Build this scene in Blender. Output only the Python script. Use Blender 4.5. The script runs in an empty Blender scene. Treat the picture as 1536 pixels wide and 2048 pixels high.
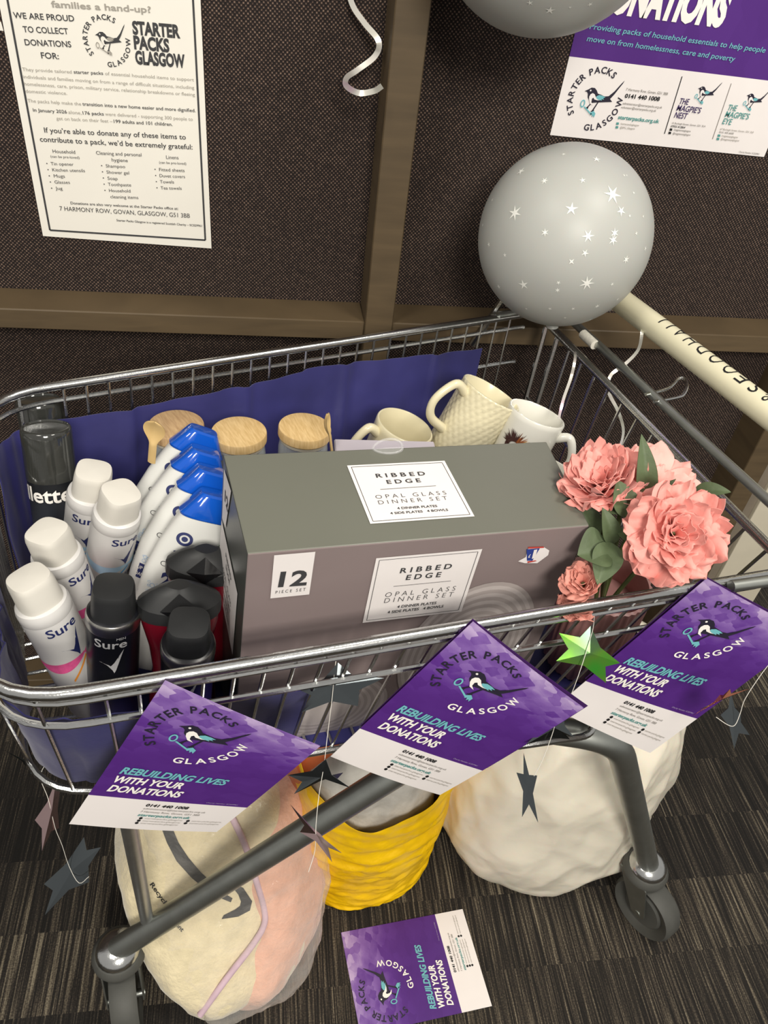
import bpy, math, random
from mathutils import Vector, Matrix, noise as N
random.seed(7)
C = bpy.context.scene.collection
V = Vector
PI = math.pi

# ------------------------------------------------------------------ camera
H, D, F_PX = 1.36, 1.02, 1540.0
def cam_basis(yaw, pitch, roll):
    h = V((-math.sin(yaw), math.cos(yaw), 0)); r = V((math.cos(yaw), math.sin(yaw), 0)); u = V((0, 0, 1))
    f = h*math.cos(pitch) - u*math.sin(pitch); up = u*math.cos(pitch) + h*math.sin(pitch)
    return r*math.cos(roll) + up*math.sin(roll), -r*math.sin(roll) + up*math.cos(roll), f
CR, CU, CF = cam_basis(math.radians(-12.0187), math.radians(40.6715), math.radians(7.7586))
CAM = V((0, 0, H))
cd = bpy.data.cameras.new('camera'); cam = bpy.data.objects.new('camera', cd); C.objects.link(cam)
cd.sensor_fit = 'VERTICAL'; cd.sensor_height = 24.0; cd.lens = 24.0*F_PX/2048.0; cd.clip_start = 0.01
cam.matrix_world = Matrix(((CR.x, CU.x, -CF.x, 0), (CR.y, CU.y, -CF.y, 0), (CR.z, CU.z, -CF.z, H), (0, 0, 0, 1)))
bpy.context.scene.camera = cam

# ------------------------------------------------------------------ world, lights, exposure
sc = bpy.context.scene
sc.view_settings.view_transform = 'Standard'; sc.view_settings.look = 'None'
sc.view_settings.gamma = 1.0; sc.view_settings.use_curve_mapping = False
sc.view_settings.exposure = 0.0
w = bpy.data.worlds.new('room_ambience'); sc.world = w; w.use_nodes = True
w.node_tree.nodes['Background'].inputs[0].default_value = (1.0, 0.97, 0.92, 1)
w.node_tree.nodes['Background'].inputs[1].default_value = 0.42
def area(name, loc, target, size, power, col=(1.0, 0.95, 0.86)):
    l = bpy.data.lights.new(name, 'AREA'); l.shape = 'RECTANGLE'; l.size, l.size_y = size; l.energy = power; l.color = col
    o = bpy.data.objects.new(name, l); C.objects.link(o); o.location = loc
    o.rotation_euler = (V(target) - V(loc)).to_track_quat('-Z', 'Y').to_euler(); return o
area('ceiling_light', (-0.9, -0.1, 2.75), (-0.1, 0.6, 0.6), (0.5, 0.5), 13)
area('ceiling_light', (1.0, 0.0, 2.75), (0.4, 0.6, 0.6), (0.5, 0.5), 21)
area('ceiling_light', (0.25, -1.7, 2.45), (0.1, 0.6, 0.5), (0.8, 0.6), 58)

# ------------------------------------------------------------------ pixel-to-place helpers (photo 1536 x 2048)
def ray(x, y): return CR*((x-768)/F_PX) + CU*((1024-y)/F_PX) + CF
def at_z(x, y, z):
    d = ray(x, y); return CAM + d*((z-H)/d.z)
def at_y(x, y, Y):
    d = ray(x, y); return CAM + d*(Y/d.y)
def at_d(x, y, depth): return CAM + ray(x, y)*depth
def at_plane(x, y, p0, n):
    d = ray(x, y); return CAM + d*((p0-CAM).dot(n)/d.dot(n))
def depth_of(p): return (p-CAM).dot(CF)

# ------------------------------------------------------------------ materials
def lin(c): return tuple(((v/255)/12.92 if v/255 <= 0.04045 else ((v/255+0.055)/1.055)**2.4) for v in c)
MATS = {}
def mat(name, rgb, rough=0.5, metal=0.0, var=0.06, vscale=40.0, bump=0.0, bscale=200.0, trans=0.0, ior=1.45, coat=0.0, sheen=0.0, alpha=1.0, sss=0.0, film=0.0, emis=0.0):
    if name in MATS: return MATS[name]
    m = bpy.data.materials.new(name); m.use_nodes = True; MATS[name] = m
    nt = m.node_tree; b = nt.nodes['Principled BSDF']; c = lin(rgb)
    b.inputs['Roughness'].default_value = rough; b.inputs['Metallic'].default_value = metal
    b.inputs['IOR'].default_value = ior
    if trans: b.inputs['Transmission Weight'].default_value = trans
    if coat: b.inputs['Coat Weight'].default_value = coat; b.inputs['Coat Roughness'].default_value = 0.08
    if sheen: b.inputs['Sheen Weight'].default_value = sheen
    if alpha < 1: b.inputs['Alpha'].default_value = alpha
    if sss: b.inputs['Subsurface Weight'].default_value = sss; b.inputs['Subsurface Scale'].default_value = 0.01
    if film:
        b.inputs['Thin Film Thickness'].default_value = film; b.inputs['Thin Film IOR'].default_value = 1.6
    tc = nt.nodes.new('ShaderNodeTexCoord')
    n = nt.nodes.new('ShaderNodeTexNoise'); n.inputs['Scale'].default_value = vscale; n.inputs['Detail'].default_value = 3
    nt.links.new(tc.outputs['Object'], n.inputs['Vector'])
    r = nt.nodes.new('ShaderNodeValToRGB'); nt.links.new(n.outputs['Fac'], r.inputs['Fac'])
    r.color_ramp.elements[0].position = 0.3; r.color_ramp.elements[1].position = 0.7
    r.color_ramp.elements[0].color = tuple(v*(1-var) for v in c)+(1,); r.color_ramp.elements[1].color = tuple(min(1, v*(1+var)) for v in c)+(1,)
    nt.links.new(r.outputs['Color'], b.inputs['Base Color'])
    if bump:
        n2 = nt.nodes.new('ShaderNodeTexNoise'); n2.inputs['Scale'].default_value = bscale; n2.inputs['Detail'].default_value = 4
        nt.links.new(tc.outputs['Object'], n2.inputs['Vector'])
        bp = nt.nodes.new('ShaderNodeBump'); bp.inputs['Strength'].default_value = bump; bp.inputs['Distance'].default_value = 0.004
        nt.links.new(n2.outputs['Fac'], bp.inputs['Height']); nt.links.new(bp.outputs['Normal'], b.inputs['Normal'])
    return m
def math_node(nt, op, a, b=None):
    n = nt.nodes.new('ShaderNodeMath'); n.operation = op
    for i, v in enumerate((a, b)):
        if v is None: continue
        if isinstance(v, (int, float)): n.inputs[i].default_value = v
        else: nt.links.new(v, n.inputs[i])
    return n.outputs[0]
def ramp(nt, fac, stops):
    r = nt.nodes.new('ShaderNodeValToRGB'); nt.links.new(fac, r.inputs['Fac'])
    e = r.color_ramp.elements
    while len(e) < len(stops): e.new(0.5)
    for i, (p, c) in enumerate(stops): e[i].position = p; e[i].color = lin(c)+(1,)
    return r.outputs['Color']

def fabric_wall_mat():
    m = bpy.data.materials.new('woven_wall_fabric'); m.use_nodes = True; nt = m.node_tree; b = nt.nodes['Principled BSDF']
    tc = nt.nodes.new('ShaderNodeTexCoord'); s = nt.nodes.new('ShaderNodeSeparateXYZ'); nt.links.new(tc.outputs['Object'], s.inputs[0])
    wob = nt.nodes.new('ShaderNodeTexNoise'); wob.inputs['Scale'].default_value = 60; nt.links.new(tc.outputs['Object'], wob.inputs['Vector'])
    wv = math_node(nt, 'MULTIPLY', wob.outputs['Fac'], 0.9)
    P = 2*PI/0.0049
    u = math_node(nt, 'COSINE', math_node(nt, 'ADD', math_node(nt, 'MULTIPLY', s.outputs['X'], P), wv))
    v = math_node(nt, 'COSINE', math_node(nt, 'ADD', math_node(nt, 'MULTIPLY', s.outputs['Z'], P), wv))
    p = math_node(nt, 'MULTIPLY', u, v)
    n = nt.nodes.new('ShaderNodeTexNoise'); n.inputs['Scale'].default_value = 330; n.inputs['Detail'].default_value = 2; nt.links.new(tc.outputs['Object'], n.inputs['Vector'])
    q = math_node(nt, 'ADD', math_node(nt, 'MULTIPLY', p, 0.34), math_node(nt, 'ADD', math_node(nt, 'MULTIPLY', n.outputs['Fac'], 0.5), 0.25))
    col = ramp(nt, q, [(0.42, (21, 12, 10)), (0.62, (53, 38, 32)), (0.90, (138, 116, 100))])
    nt.links.new(col, b.inputs['Base Color']); b.inputs['Roughness'].default_value = 0.9
    bp = nt.nodes.new('ShaderNodeBump'); bp.inputs['Strength'].default_value = 0.4; bp.inputs['Distance'].default_value = 0.001
    nt.links.new(p, bp.inputs['Height']); nt.links.new(bp.outputs['Normal'], b.inputs['Normal'])
    return m
def carpet_mat():
    m = bpy.data.materials.new('striped_carpet'); m.use_nodes = True; nt = m.node_tree; b = nt.nodes['Principled BSDF']
    tc = nt.nodes.new('ShaderNodeTexCoord'); s = nt.nodes.new('ShaderNodeSeparateXYZ'); nt.links.new(tc.outputs['Object'], s.inputs[0])
    band = math_node(nt, 'FLOOR', math_node(nt, 'ADD', math_node(nt, 'DIVIDE', s.outputs['Y'], 0.1178), 0.47))
    blk = math_node(nt, 'FLOOR', math_node(nt, 'DIVIDE', s.outputs['X'], 0.47))
    wn = nt.nodes.new('ShaderNodeTexWhiteNoise'); wn.noise_dimensions = '2D'
    cb = nt.nodes.new('ShaderNodeCombineXYZ'); nt.links.new(band, cb.inputs[0]); nt.links.new(blk, cb.inputs[1]); nt.links.new(cb.outputs[0], wn.inputs['Vector'])
    cv = nt.nodes.new('ShaderNodeCombineXYZ')
    nt.links.new(math_node(nt, 'MULTIPLY', s.outputs['X'], 300.0), cv.inputs[0])
    nt.links.new(math_node(nt, 'MULTIPLY', band, 13.7), cv.inputs[1])
    nt.links.new(math_node(nt, 'MULTIPLY', s.outputs['Y'], 5.0), cv.inputs[2])
    n = nt.nodes.new('ShaderNodeTexNoise'); n.inputs['Scale'].default_value = 1.0; n.inputs['Detail'].default_value = 2.5; n.inputs['Roughness'].default_value = 0.7
    nt.links.new(cv.outputs[0], n.inputs['Vector'])
    f = nt.nodes.new('ShaderNodeTexNoise'); f.inputs['Scale'].default_value = 420; f.inputs['Detail'].default_value = 2; nt.links.new(tc.outputs['Object'], f.inputs['Vector'])
    k = math_node(nt, 'MULTIPLY', wn.outputs['Value'], 0.16)
    q = math_node(nt, 'ADD', math_node(nt, 'ADD', n.outputs['Fac'], k), math_node(nt, 'MULTIPLY', math_node(nt, 'SUBTRACT', f.outputs['Fac'], 0.5), 0.30))
    col = ramp(nt, q, [(0.46, (17, 14, 11)), (0.60, (38, 33, 28)), (0.70, (76, 68, 57)), (0.86, (138, 128, 108))])
    nt.links.new(col, b.inputs['Base Color']); b.inputs['Roughness'].default_value = 0.95
    bp = nt.nodes.new('ShaderNodeBump'); bp.inputs['Strength'].default_value = 0.6; bp.inputs['Distance'].default_value = 0.003
    nt.links.new(q, bp.inputs['Height']); nt.links.new(bp.outputs['Normal'], b.inputs['Normal'])
    return m
def wood_mat(name, a, bcol, scale=(60, 60, 5), rough=0.55, axis='Z'):
    m = bpy.data.materials.new(name); m.use_nodes = True; nt = m.node_tree; b = nt.nodes['Principled BSDF']
    tc = nt.nodes.new('ShaderNodeTexCoord'); mp = nt.nodes.new('ShaderNodeMapping'); mp.inputs['Scale'].default_value = scale
    nt.links.new(tc.outputs['Object'], mp.inputs[0])
    n = nt.nodes.new('ShaderNodeTexNoise'); n.inputs['Scale'].default_value = 1.0; n.inputs['Detail'].default_value = 4; n.inputs['Distortion'].default_value = 0.4
    nt.links.new(mp.outputs[0], n.inputs['Vector'])
    nt.links.new(ramp(nt, n.outputs['Fac'], [(0.3, a), (0.7, bcol)]), b.inputs['Base Color']); b.inputs['Roughness'].default_value = rough
    return m
def film_mat(name, tint, gloss=0.14, opacity=0.1, rough=0.12, bump=0.6, bscale=30):
    # thin clear plastic: mostly see-through, a little haze of its own and a gloss
    m = bpy.data.materials.new(name); m.use_nodes = True; nt = m.node_tree; b = nt.nodes['Principled BSDF']
    b.inputs['Base Color'].default_value = lin(tint)+(1,); b.inputs['Roughness'].default_value = rough
    b.inputs['Specular IOR Level'].default_value = 1.0
    tr = nt.nodes.new('ShaderNodeBsdfTransparent'); mx = nt.nodes.new('ShaderNodeMixShader'); out = nt.nodes['Material Output']
    lw = nt.nodes.new('ShaderNodeLayerWeight'); lw.inputs['Blend'].default_value = 0.35
    fac = math_node(nt, 'ADD', math_node(nt, 'MULTIPLY', lw.outputs['Facing'], gloss*2.2), opacity)
    nt.links.new(fac, mx.inputs[0]); nt.links.new(tr.outputs[0], mx.inputs[1]); nt.links.new(b.outputs[0], mx.inputs[2]); nt.links.new(mx.outputs[0], out.inputs[0])
    tc = nt.nodes.new('ShaderNodeTexCoord'); n = nt.nodes.new('ShaderNodeTexNoise'); n.inputs['Scale'].default_value = bscale; n.inputs['Detail'].default_value = 5
    nt.links.new(tc.outputs['Object'], n.inputs['Vector']); bp = nt.nodes.new('ShaderNodeBump'); bp.inputs['Strength'].default_value = bump; bp.inputs['Distance'].default_value = 0.01
    nt.links.new(n.outputs['Fac'], bp.inputs['Height']); nt.links.new(bp.outputs['Normal'], b.inputs['Normal']); nt.links.new(bp.outputs['Normal'], lw.inputs['Normal'])
    return m
def leaflet_mat():
    # printed purple picture: light ceiling and shelves at the head, plain purple below (uv runs over the page)
    m = bpy.data.materials.new('printed_purple_picture'); m.use_nodes = True; nt = m.node_tree; b = nt.nodes['Principled BSDF']
    uv = nt.nodes.new('ShaderNodeUVMap'); s = nt.nodes.new('ShaderNodeSeparateXYZ'); nt.links.new(uv.outputs[0], s.inputs[0])
    vo = nt.nodes.new('ShaderNodeTexVoronoi'); vo.inputs['Scale'].default_value = 9; vo.distance = 'CHEBYCHEV'; vo.inputs['Randomness'].default_value = 0.8
    mp = nt.nodes.new('ShaderNodeMapping'); mp.inputs['Rotation'].default_value = (0, 0, 0.5); mp.inputs['Scale'].default_value = (1, 1.6, 1); nt.links.new(uv.outputs[0], mp.inputs[0]); nt.links.new(mp.outputs[0], vo.inputs['Vector'])
    sv = nt.nodes.new('ShaderNodeSeparateXYZ'); nt.links.new(vo.outputs['Color'], sv.inputs[0])
    n = nt.nodes.new('ShaderNodeTexNoise'); n.inputs['Scale'].default_value = 6; n.inputs['Detail'].default_value = 6; nt.links.new(mp.outputs[0], n.inputs['Vector'])
    up = math_node(nt, 'MULTIPLY', math_node(nt, 'SUBTRACT', s.outputs['Y'], 0.42), 1.35)
    upc = nt.nodes.new('ShaderNodeClamp'); nt.links.new(up, upc.inputs[0])
    tex = math_node(nt, 'ADD', math_node(nt, 'MULTIPLY', sv.outputs[0], 0.5), math_node(nt, 'MULTIPLY', n.outputs['Fac'], 0.7))
    q = math_node(nt, 'ADD', math_node(nt, 'MULTIPLY', tex, math_node(nt, 'ADD', math_node(nt, 'MULTIPLY', upc.outputs[0], 1.0), 0.15)), math_node(nt, 'MULTIPLY', upc.outputs[0], 0.20))
    col = ramp(nt, q, [(0.05, (78, 36, 120)), (0.30, (92, 50, 138)), (0.6, (132, 98, 170)), (0.95, (190, 168, 208))])
    nt.links.new(col, b.inputs['Base Color']); b.inputs['Roughness'].default_value = 0.32
    return m

M_FABRIC = fabric_wall_mat(); M_CARPET = carpet_mat()
M_TRIM = wood_mat('brown_painted_trim', (82, 68, 48), (96, 80, 57), (9, 9, 70), 0.6)
M_SATIN = mat('satin_chrome', (206, 207, 206), 0.36, 1.0, 0.05, 60)
M_CHROME = mat('chrome', (208, 209, 208), 0.20, 1.0, 0.05, 60, 0.06, 500)
M_TUBE = mat('zinc_tube', (178, 181, 176), 0.42, 1.0, 0.08, 40)
M_DARKPL = mat('dark_grey_plastic', (62, 62, 60), 0.5, 0, 0.08)
M_RUBBER = mat('grey_rubber', (78, 78, 74), 0.6, 0, 0.08)
M_CREAM_PL = mat('cream_plastic', (226, 220, 190), 0.35, 0, 0.02)
M_BLACK = mat('black_ink', (22, 22, 24), 0.6, 0, 0.02)
M_INK = mat('dark_grey_ink', (60, 60, 62), 0.7, 0, 0.02)
M_INKMID = mat('mid_grey_ink', (128, 124, 118), 0.7, 0, 0.02)
M_INKLIGHT = mat('light_grey_ink', (160, 155, 146), 0.7, 0, 0.02)
M_PAPER = mat('white_paper', (236, 232, 222), 0.75, 0, 0.015, 12, 0.05, 20)
M_CARD = mat('white_card', (236, 230, 228), 0.5, 0, 0.01)
M_PURPLE = leaflet_mat()
M_DKPURPLE = mat('dark_purple_print', (66, 34, 92), 0.4)
M_TEAL = mat('teal_ink', (110, 180, 188), 0.6, 0, 0.02)
M_TEALDK = mat('green_teal_ink', (84, 150, 146), 0.6, 0, 0.02)
M_WHITEINK = mat('white_ink', (242, 238, 232), 0.6, 0, 0.01)
M_NAVYINK = mat('navy_ink', (38, 46, 96), 0.5, 0, 0.02)
M_BIRD = mat('bird_dark_ink', (38, 34, 50), 0.5, 0, 0.02)

# ------------------------------------------------------------------ mesh helper
class MB:
    def __init__(s): s.v = []; s.f = []; s.m = []; s.uv = {}
    def add(s, verts, faces, mi=0):
        o = len(s.v); s.v += [V(p) for p in verts]
        for f in faces: s.f.append(tuple(i+o for i in f)); s.m.append(mi)
        return o
    def box(s, lo, hi, mi=0, M=None):
        x0, y0, z0 = lo; x1, y1, z1 = hi
        p = [V((x, y, z)) for x in (x0, x1) for y in (y0, y1) for z in (z0, z1)]
        if M: p = [M @ q for q in p]
        s.add(p, [(0, 1, 3, 2), (4, 6, 7, 5), (0, 4, 5, 1), (2, 3, 7, 6), (0, 2, 6, 4), (1, 5, 7, 3)], mi)
    def bbox(s, lo, hi, b=0.002, mi=0, M=None):
        # box with chamfered edges
        x0, y0, z0 = lo; x1, y1, z1 = hi
        def ring(ix, z): 
            a = [(x0+ix, y0+b), (x0+b, y0+ix), (x1-b, y0+ix), (x1-ix, y0+b), (x1-ix, y1-b), (x1-b, y1-ix), (x0+b, y1-ix), (x0+ix, y1-b)]
            return [V((p[0], p[1], z)) for p in a]
        def ringb(z):
            return [V(p+(z,)) for p in [(x0+b, y0+b)]*2+[(x1-b, y0+b)]*2+[(x1-b, y1-b)]*2+[(x0+b, y1-b)]*2]
        R = [ring(0, z0+b), ring(0, z1-b)]
        top = [V(p+(z1,)) for p in [(x0+b, y0+b), (x1-b, y0+b), (x1-b, y1-b), (x0+b, y1-b)]]
        bot = [V(p+(z0,)) for p in [(x0+b, y0+b), (x1-b, y0+b), (x1-b, y1-b), (x0+b, y1-b)]]
        P = R[0]+R[1]+top+bot
        if M: P = [M @ q for q in P]
        F = [(i, (i+1) % 8, 8+(i+1) % 8, 8+i) for i in range(8)]
        for k in range(4):
            i, j = 2*k, 2*k+1
            F.append((8+i, 8+j, 16+k)); F.append((8+j, 8+(j+1) % 8, 16+(k+1) % 4, 16+k))
            F.append((j, i, 20+k)); F.append(((j+1) % 8, j, 20+k, 20+(k+1) % 4))
        F.append((16, 17, 18, 19)); F.append((23, 22, 21, 20))
        s.add(P, F, mi)
    def tube(s, path, r, seg=8, closed=False, mi=0, cap=True):
        P = [V(p) for p in path]; n = len(P); rr = r if isinstance(r, (list, tuple)) else [r]*n
        T = []
        for i in range(n):
            a = P[i-1] if (i or closed) else P[i]; b = P[(i+1) % n] if (i < n-1 or closed) else P[i]
            t = (b-a); T.append(t.normalized() if t.length > 1e-9 else V((0, 0, 1)))
        u = T[0].orthogonal().normalized(); rings = []
        for i in range(n):
            u = (u - T[i]*u.dot(T[i])); u = u.normalized() if u.length > 1e-6 else T[i].orthogonal().normalized()
            w_ = T[i].cross(u)
            rings.append([P[i] + (u*math.cos(2*PI*k/seg) + w_*math.sin(2*PI*k/seg))*rr[i] for k in range(seg)])
        vs = [p for g in rings for p in g]; fs = []
        for i in range(n if closed else n-1):
            j = (i+1) % n
            # best twist for closing
            sh = 0
            if closed and j == 0:
                sh = min(range(seg), key=lambda q: (rings[i][0]-rings[0][q]).length)
            for k in range(seg):
                k2 = (k+1) % seg
                fs.append((i*seg+k, i*seg+k2, j*seg+(k2+sh) % seg, j*seg+(k+sh) % seg))
        if cap and not closed:
            fs.append(tuple(range(seg-1, -1, -1))); fs.append(tuple((n-1)*seg+k for k in range(seg)))
        s.add(vs, fs, mi)
    def lathe(s, prof, seg=40, mi=0, M=None, sq=None, cap0=True, cap1=True):
        # prof: (r, z) list bottom to top; sq(angle, i) gives a radius factor
        vs = []
        for i, (r, z) in enumerate(prof):
            for k in range(seg):
                a = 2*PI*k/seg; q = sq(a, i) if sq else 1.0
                vs.append(V((r*q*math.cos(a), r*q*math.sin(a), z)))
        if M: vs = [M @ p for p in vs]
        fs = [(i*seg+k, i*seg+(k+1) % seg, (i+1)*seg+(k+1) % seg, (i+1)*seg+k) for i in range(len(prof)-1) for k in range(seg)]
        if cap0: fs.append(tuple(range(seg-1, -1, -1)))
        if cap1: fs.append(tuple((len(prof)-1)*seg+k for k in range(seg)))
        s.add(vs, fs, mi)
    def grid(s, fn, nu, nv, mi=0, uv=False, closeu=False):
        o = len(s.v); vs = [V(fn(i/nu, j/nv)) for j in range(nv+1) for i in range(nu+1)]
        fs = []
        for j in range(nv):
            for i in range(nu):
                a = j*(nu+1)+i; fs.append((a, a+1, a+nu+2, a+nu+1))
        s.add(vs, fs, mi)
        if uv:
            for j in range(nv+1):
                for i in range(nu+1): s.uv[o+j*(nu+1)+i] = (i/nu, j/nv)
    def poly(s, pts, mi=0): s.add(pts, [tuple(range(len(pts)))], mi)
def thicken(mb, t):
    # gives an open sheet a second skin, so that it has real thickness
    nv = len(mb.v); nf = len(mb.f); nor = [V((0, 0, 0)) for _ in range(nv)]
    for f in mb.f:
        a, b, c = mb.v[f[0]], mb.v[f[1]], mb.v[f[2]]; n = (b-a).cross(c-a)
        if n.length > 1e-12:
            for i in f: nor[i] += n.normalized()
    cnt = {}
    for f in mb.f:
        for i in range(len(f)):
            e = (f[i], f[(i+1) % len(f)]); cnt[e] = cnt.get(e, 0)+1
    edges = [e for e in cnt if (e[1], e[0]) not in cnt]
    for i in range(nv):
        n = nor[i].normalized() if nor[i].length > 1e-9 else V((0, 0, 1))
        mb.v.append(mb.v[i]-n*t)
        if i in mb.uv: mb.uv[nv+i] = mb.uv[i]
    for k in range(nf):
        mb.f.append(tuple(i+nv for i in reversed(mb.f[k]))); mb.m.append(mb.m[k])
    for a, b in edges: mb.f.append((b, a, a+nv, b+nv)); mb.m.append(mb.m[0])
    return mb
WORLD = {}
def thing(name, label, cat, loc=(0, 0, 0), M=None, group=None):
    o = bpy.data.objects.new(name, None); C.objects.link(o); o.empty_display_size = 0.05
    W = M if M is not None else Matrix.Translation(V(loc)); o.matrix_basis = W; WORLD[o.name] = W
    o['label'] = label; o['category'] = cat
    if group: o['group'] = group
    return o
def tag(o, label, cat, group=None):
    o['label'] = label; o['category'] = cat
    if group: o['group'] = group
    return o
def link(name, mb, mats, parent=None, smooth=40, world=True, mod=None):
    me = bpy.data.meshes.new(name); me.from_pydata([tuple(p) for p in mb.v], [], mb.f)
    ml = mats if isinstance(mats, (list, tuple)) else [mats]
    for q in ml: me.materials.append(q)
    me.polygons.foreach_set('material_index', mb.m)
    if mb.uv:
        l = me.uv_layers.new(name='UVMap')
        for lp in me.loops: l.data[lp.index].uv = mb.uv.get(lp.vertex_index, (0, 0))
    if smooth:
        me.polygons.foreach_set('use_smooth', [True]*len(me.polygons)); me.set_sharp_from_angle(angle=math.radians(smooth))
    me.update()
    o = bpy.data.objects.new(name, me); C.objects.link(o)
    if parent:
        o.parent = parent
        if parent.name in WORLD and world: o.matrix_parent_inverse = WORLD[parent.name].inverted()
    return o
def struct(name, mb, m, smooth=40):
    o = link(name, mb, m, None, smooth); o['kind'] = 'structure'; return o
def smoothpath(pts, n=8, closed=False):
    # Catmull-Rom through the points
    P = [V(p) for p in pts]; out = []; m = len(P)
    for i in range(m if closed else m-1):
        p1, p2 = P[i], P[(i+1) % m]
        p0 = P[i-1] if (i > 0 or closed) else p1*2-p2; p3 = P[(i+2) % m] if (i+2 < m or closed) else p2*2-p1
        for k in range(n):
            t = k/n; out.append(0.5*((2*p1)+(p2-p0)*t+(2*p0-5*p1+4*p2-p3)*t*t+(3*p1-p0-3*p2+p3)*t**3))
    if not closed: out.append(P[-1])
    return out
def bend(pts, rad, n=6):
    # polyline with rounded corners
    P = [V(p) for p in pts]; out = [P[0]]
    for i in range(1, len(P)-1):
        a, b, c = P[i-1], P[i], P[i+1]; d1 = (a-b); d2 = (c-b); r = min(rad, d1.length*0.49, d2.length*0.49)
        s, e = b+d1.normalized()*r, b+d2.normalized()*r
        for k in range(n+1):
            t = k/n; out.append((s*(1-t)+b*t)*(1-t)+(b*(1-t)+e*t)*t)
    out.append(P[-1]); return out
def loop_round(corners, rads, nside=10, narc=8):
    P = [V(p) for p in corners]; m = len(P); out = []
    pts = []
    for i in range(m):
        a, b, c = P[i-1], P[i], P[(i+1) % m]; d1 = (a-b).normalized(); d2 = (c-b).normalized()
        pts.append((b+d1*rads[i], b, b+d2*rads[i]))
    for i in range(m):
        s, b, e = pts[i]
        for k in range(narc): 
            t = k/narc; out.append((s*(1-t)+b*t)*(1-t)+(b*(1-t)+e*t)*t)
        nx = pts[(i+1) % m][0]
        for k in range(nside): out.append(e.lerp(nx, k/nside))
    return out

# ------------------------------------------------------------------ lettering (curves turned into flat meshes)
TXT = {}
def text2d(s, bold=0.0, shear=0.0, space=1.0):
    key = (s, bold, shear, space)
    if key in TXT: return TXT[key]
    cu = bpy.data.curves.new('t', 'FONT'); cu.body = s; cu.size = 1.0; cu.offset = bold; cu.shear = shear; cu.space_character = space; cu.resolution_u = 3; cu.fill_mode = 'BOTH'
    o = bpy.data.objects.new('t', cu); C.objects.link(o)
    dg = bpy.context.evaluated_depsgraph_get(); dg.update(); me = bpy.data.meshes.new_from_object(o.evaluated_get(dg))
    vs = [(v.co.x, v.co.y) for v in me.vertices]; fs = [tuple(p.vertices) for p in me.polygons]
    bpy.data.objects.remove(o); bpy.data.meshes.remove(me); bpy.data.curves.remove(cu)
    if vs:
        x0 = min(v[0] for v in vs); x1 = max(v[0] for v in vs)
    else: x0, x1 = 0, 0.3
    TXT[key] = (vs, fs, x0, x1); return TXT[key]
CAPH = 0.729
def put_text(mb, s, mp, x, y, cap, width=None, align='L', mi=0, bold=0.0, shear=0.0, space=1.0, rot=0.0, sub=0.0):
    # mp(u, v) -> point; text runs along +u, cap height in the same units
    vs, fs, x0, x1 = text2d(s, bold, shear, space)
    if not vs: return
    ky = cap/CAPH; kx = (width/(x1-x0)) if width else ky
    wid = (x1-x0)*kx; ox = {'L': 0, 'C': -wid/2, 'R': -wid}[align]
    c, sn = math.cos(rot), math.sin(rot); L2 = []
    for a, b in vs:
        p, q = (a-x0)*kx+ox, b*ky
        L2.append((x+p*c-q*sn, y+p*sn+q*c))
    if sub:             # on a round surface: cut long triangles so that the print follows the curve
        F2 = [(f[0], f[i], f[i+1]) for f in fs for i in range(1, len(f)-1)]; out = []
        while F2:
            f = F2.pop(); e = [(math.hypot(L2[f[i]][0]-L2[f[(i+1) % 3]][0], L2[f[i]][1]-L2[f[(i+1) % 3]][1]), i) for i in range(3)]; m_, i = max(e)
            if m_ <= sub: out.append(f); continue
            A, B, D_ = f[i], f[(i+1) % 3], f[(i+2) % 3]; L2.append(((L2[A][0]+L2[B][0])/2, (L2[A][1]+L2[B][1])/2)); k = len(L2)-1
            F2 += [(A, k, D_), (k, B, D_)]
        fs = out
    mb.add([mp(*p) for p in L2], fs, mi)
def arc_text(mb, s, mp, cx, cy, R, a0, a1, cap, mi=0, bold=0.03, inward=False, wide=1.0):
    # letters spread from angle a0 to a1 (degrees); inward: heads point to the centre (text along the foot of a circle)
    wd = []
    for ch in s:
        if ch == ' ': wd.append(0.45)
        else:
            t = text2d(ch, bold); wd.append(t[3]-t[2]+0.16)
    tot = sum(wd); acc = 0
    for ch, w_ in zip(s, wd):
        t = (acc+w_/2)/tot; acc += w_; a = math.radians(a0+(a1-a0)*t)
        if ch == ' ': continue
        px, py = cx+R*math.cos(a), cy+R*math.sin(a)
        rot = a+PI/2 if inward else a-PI/2
        q = text2d(ch, bold); k = cap/CAPH*wide; half = (q[3]-q[2])*k/2
        ox, oy = -half, -cap/2
        put_text(mb, ch, mp, px+ox*math.cos(rot)-oy*math.sin(rot), py+ox*math.sin(rot)+oy*math.cos(rot), cap, width=half*2, mi=mi, bold=bold, rot=rot)
def plane_map(p0, ex, ey, lift): 
    n = ex.cross(ey).normalized()
    return lambda u, v: p0+ex*u+ey*v+n*lift
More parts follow.
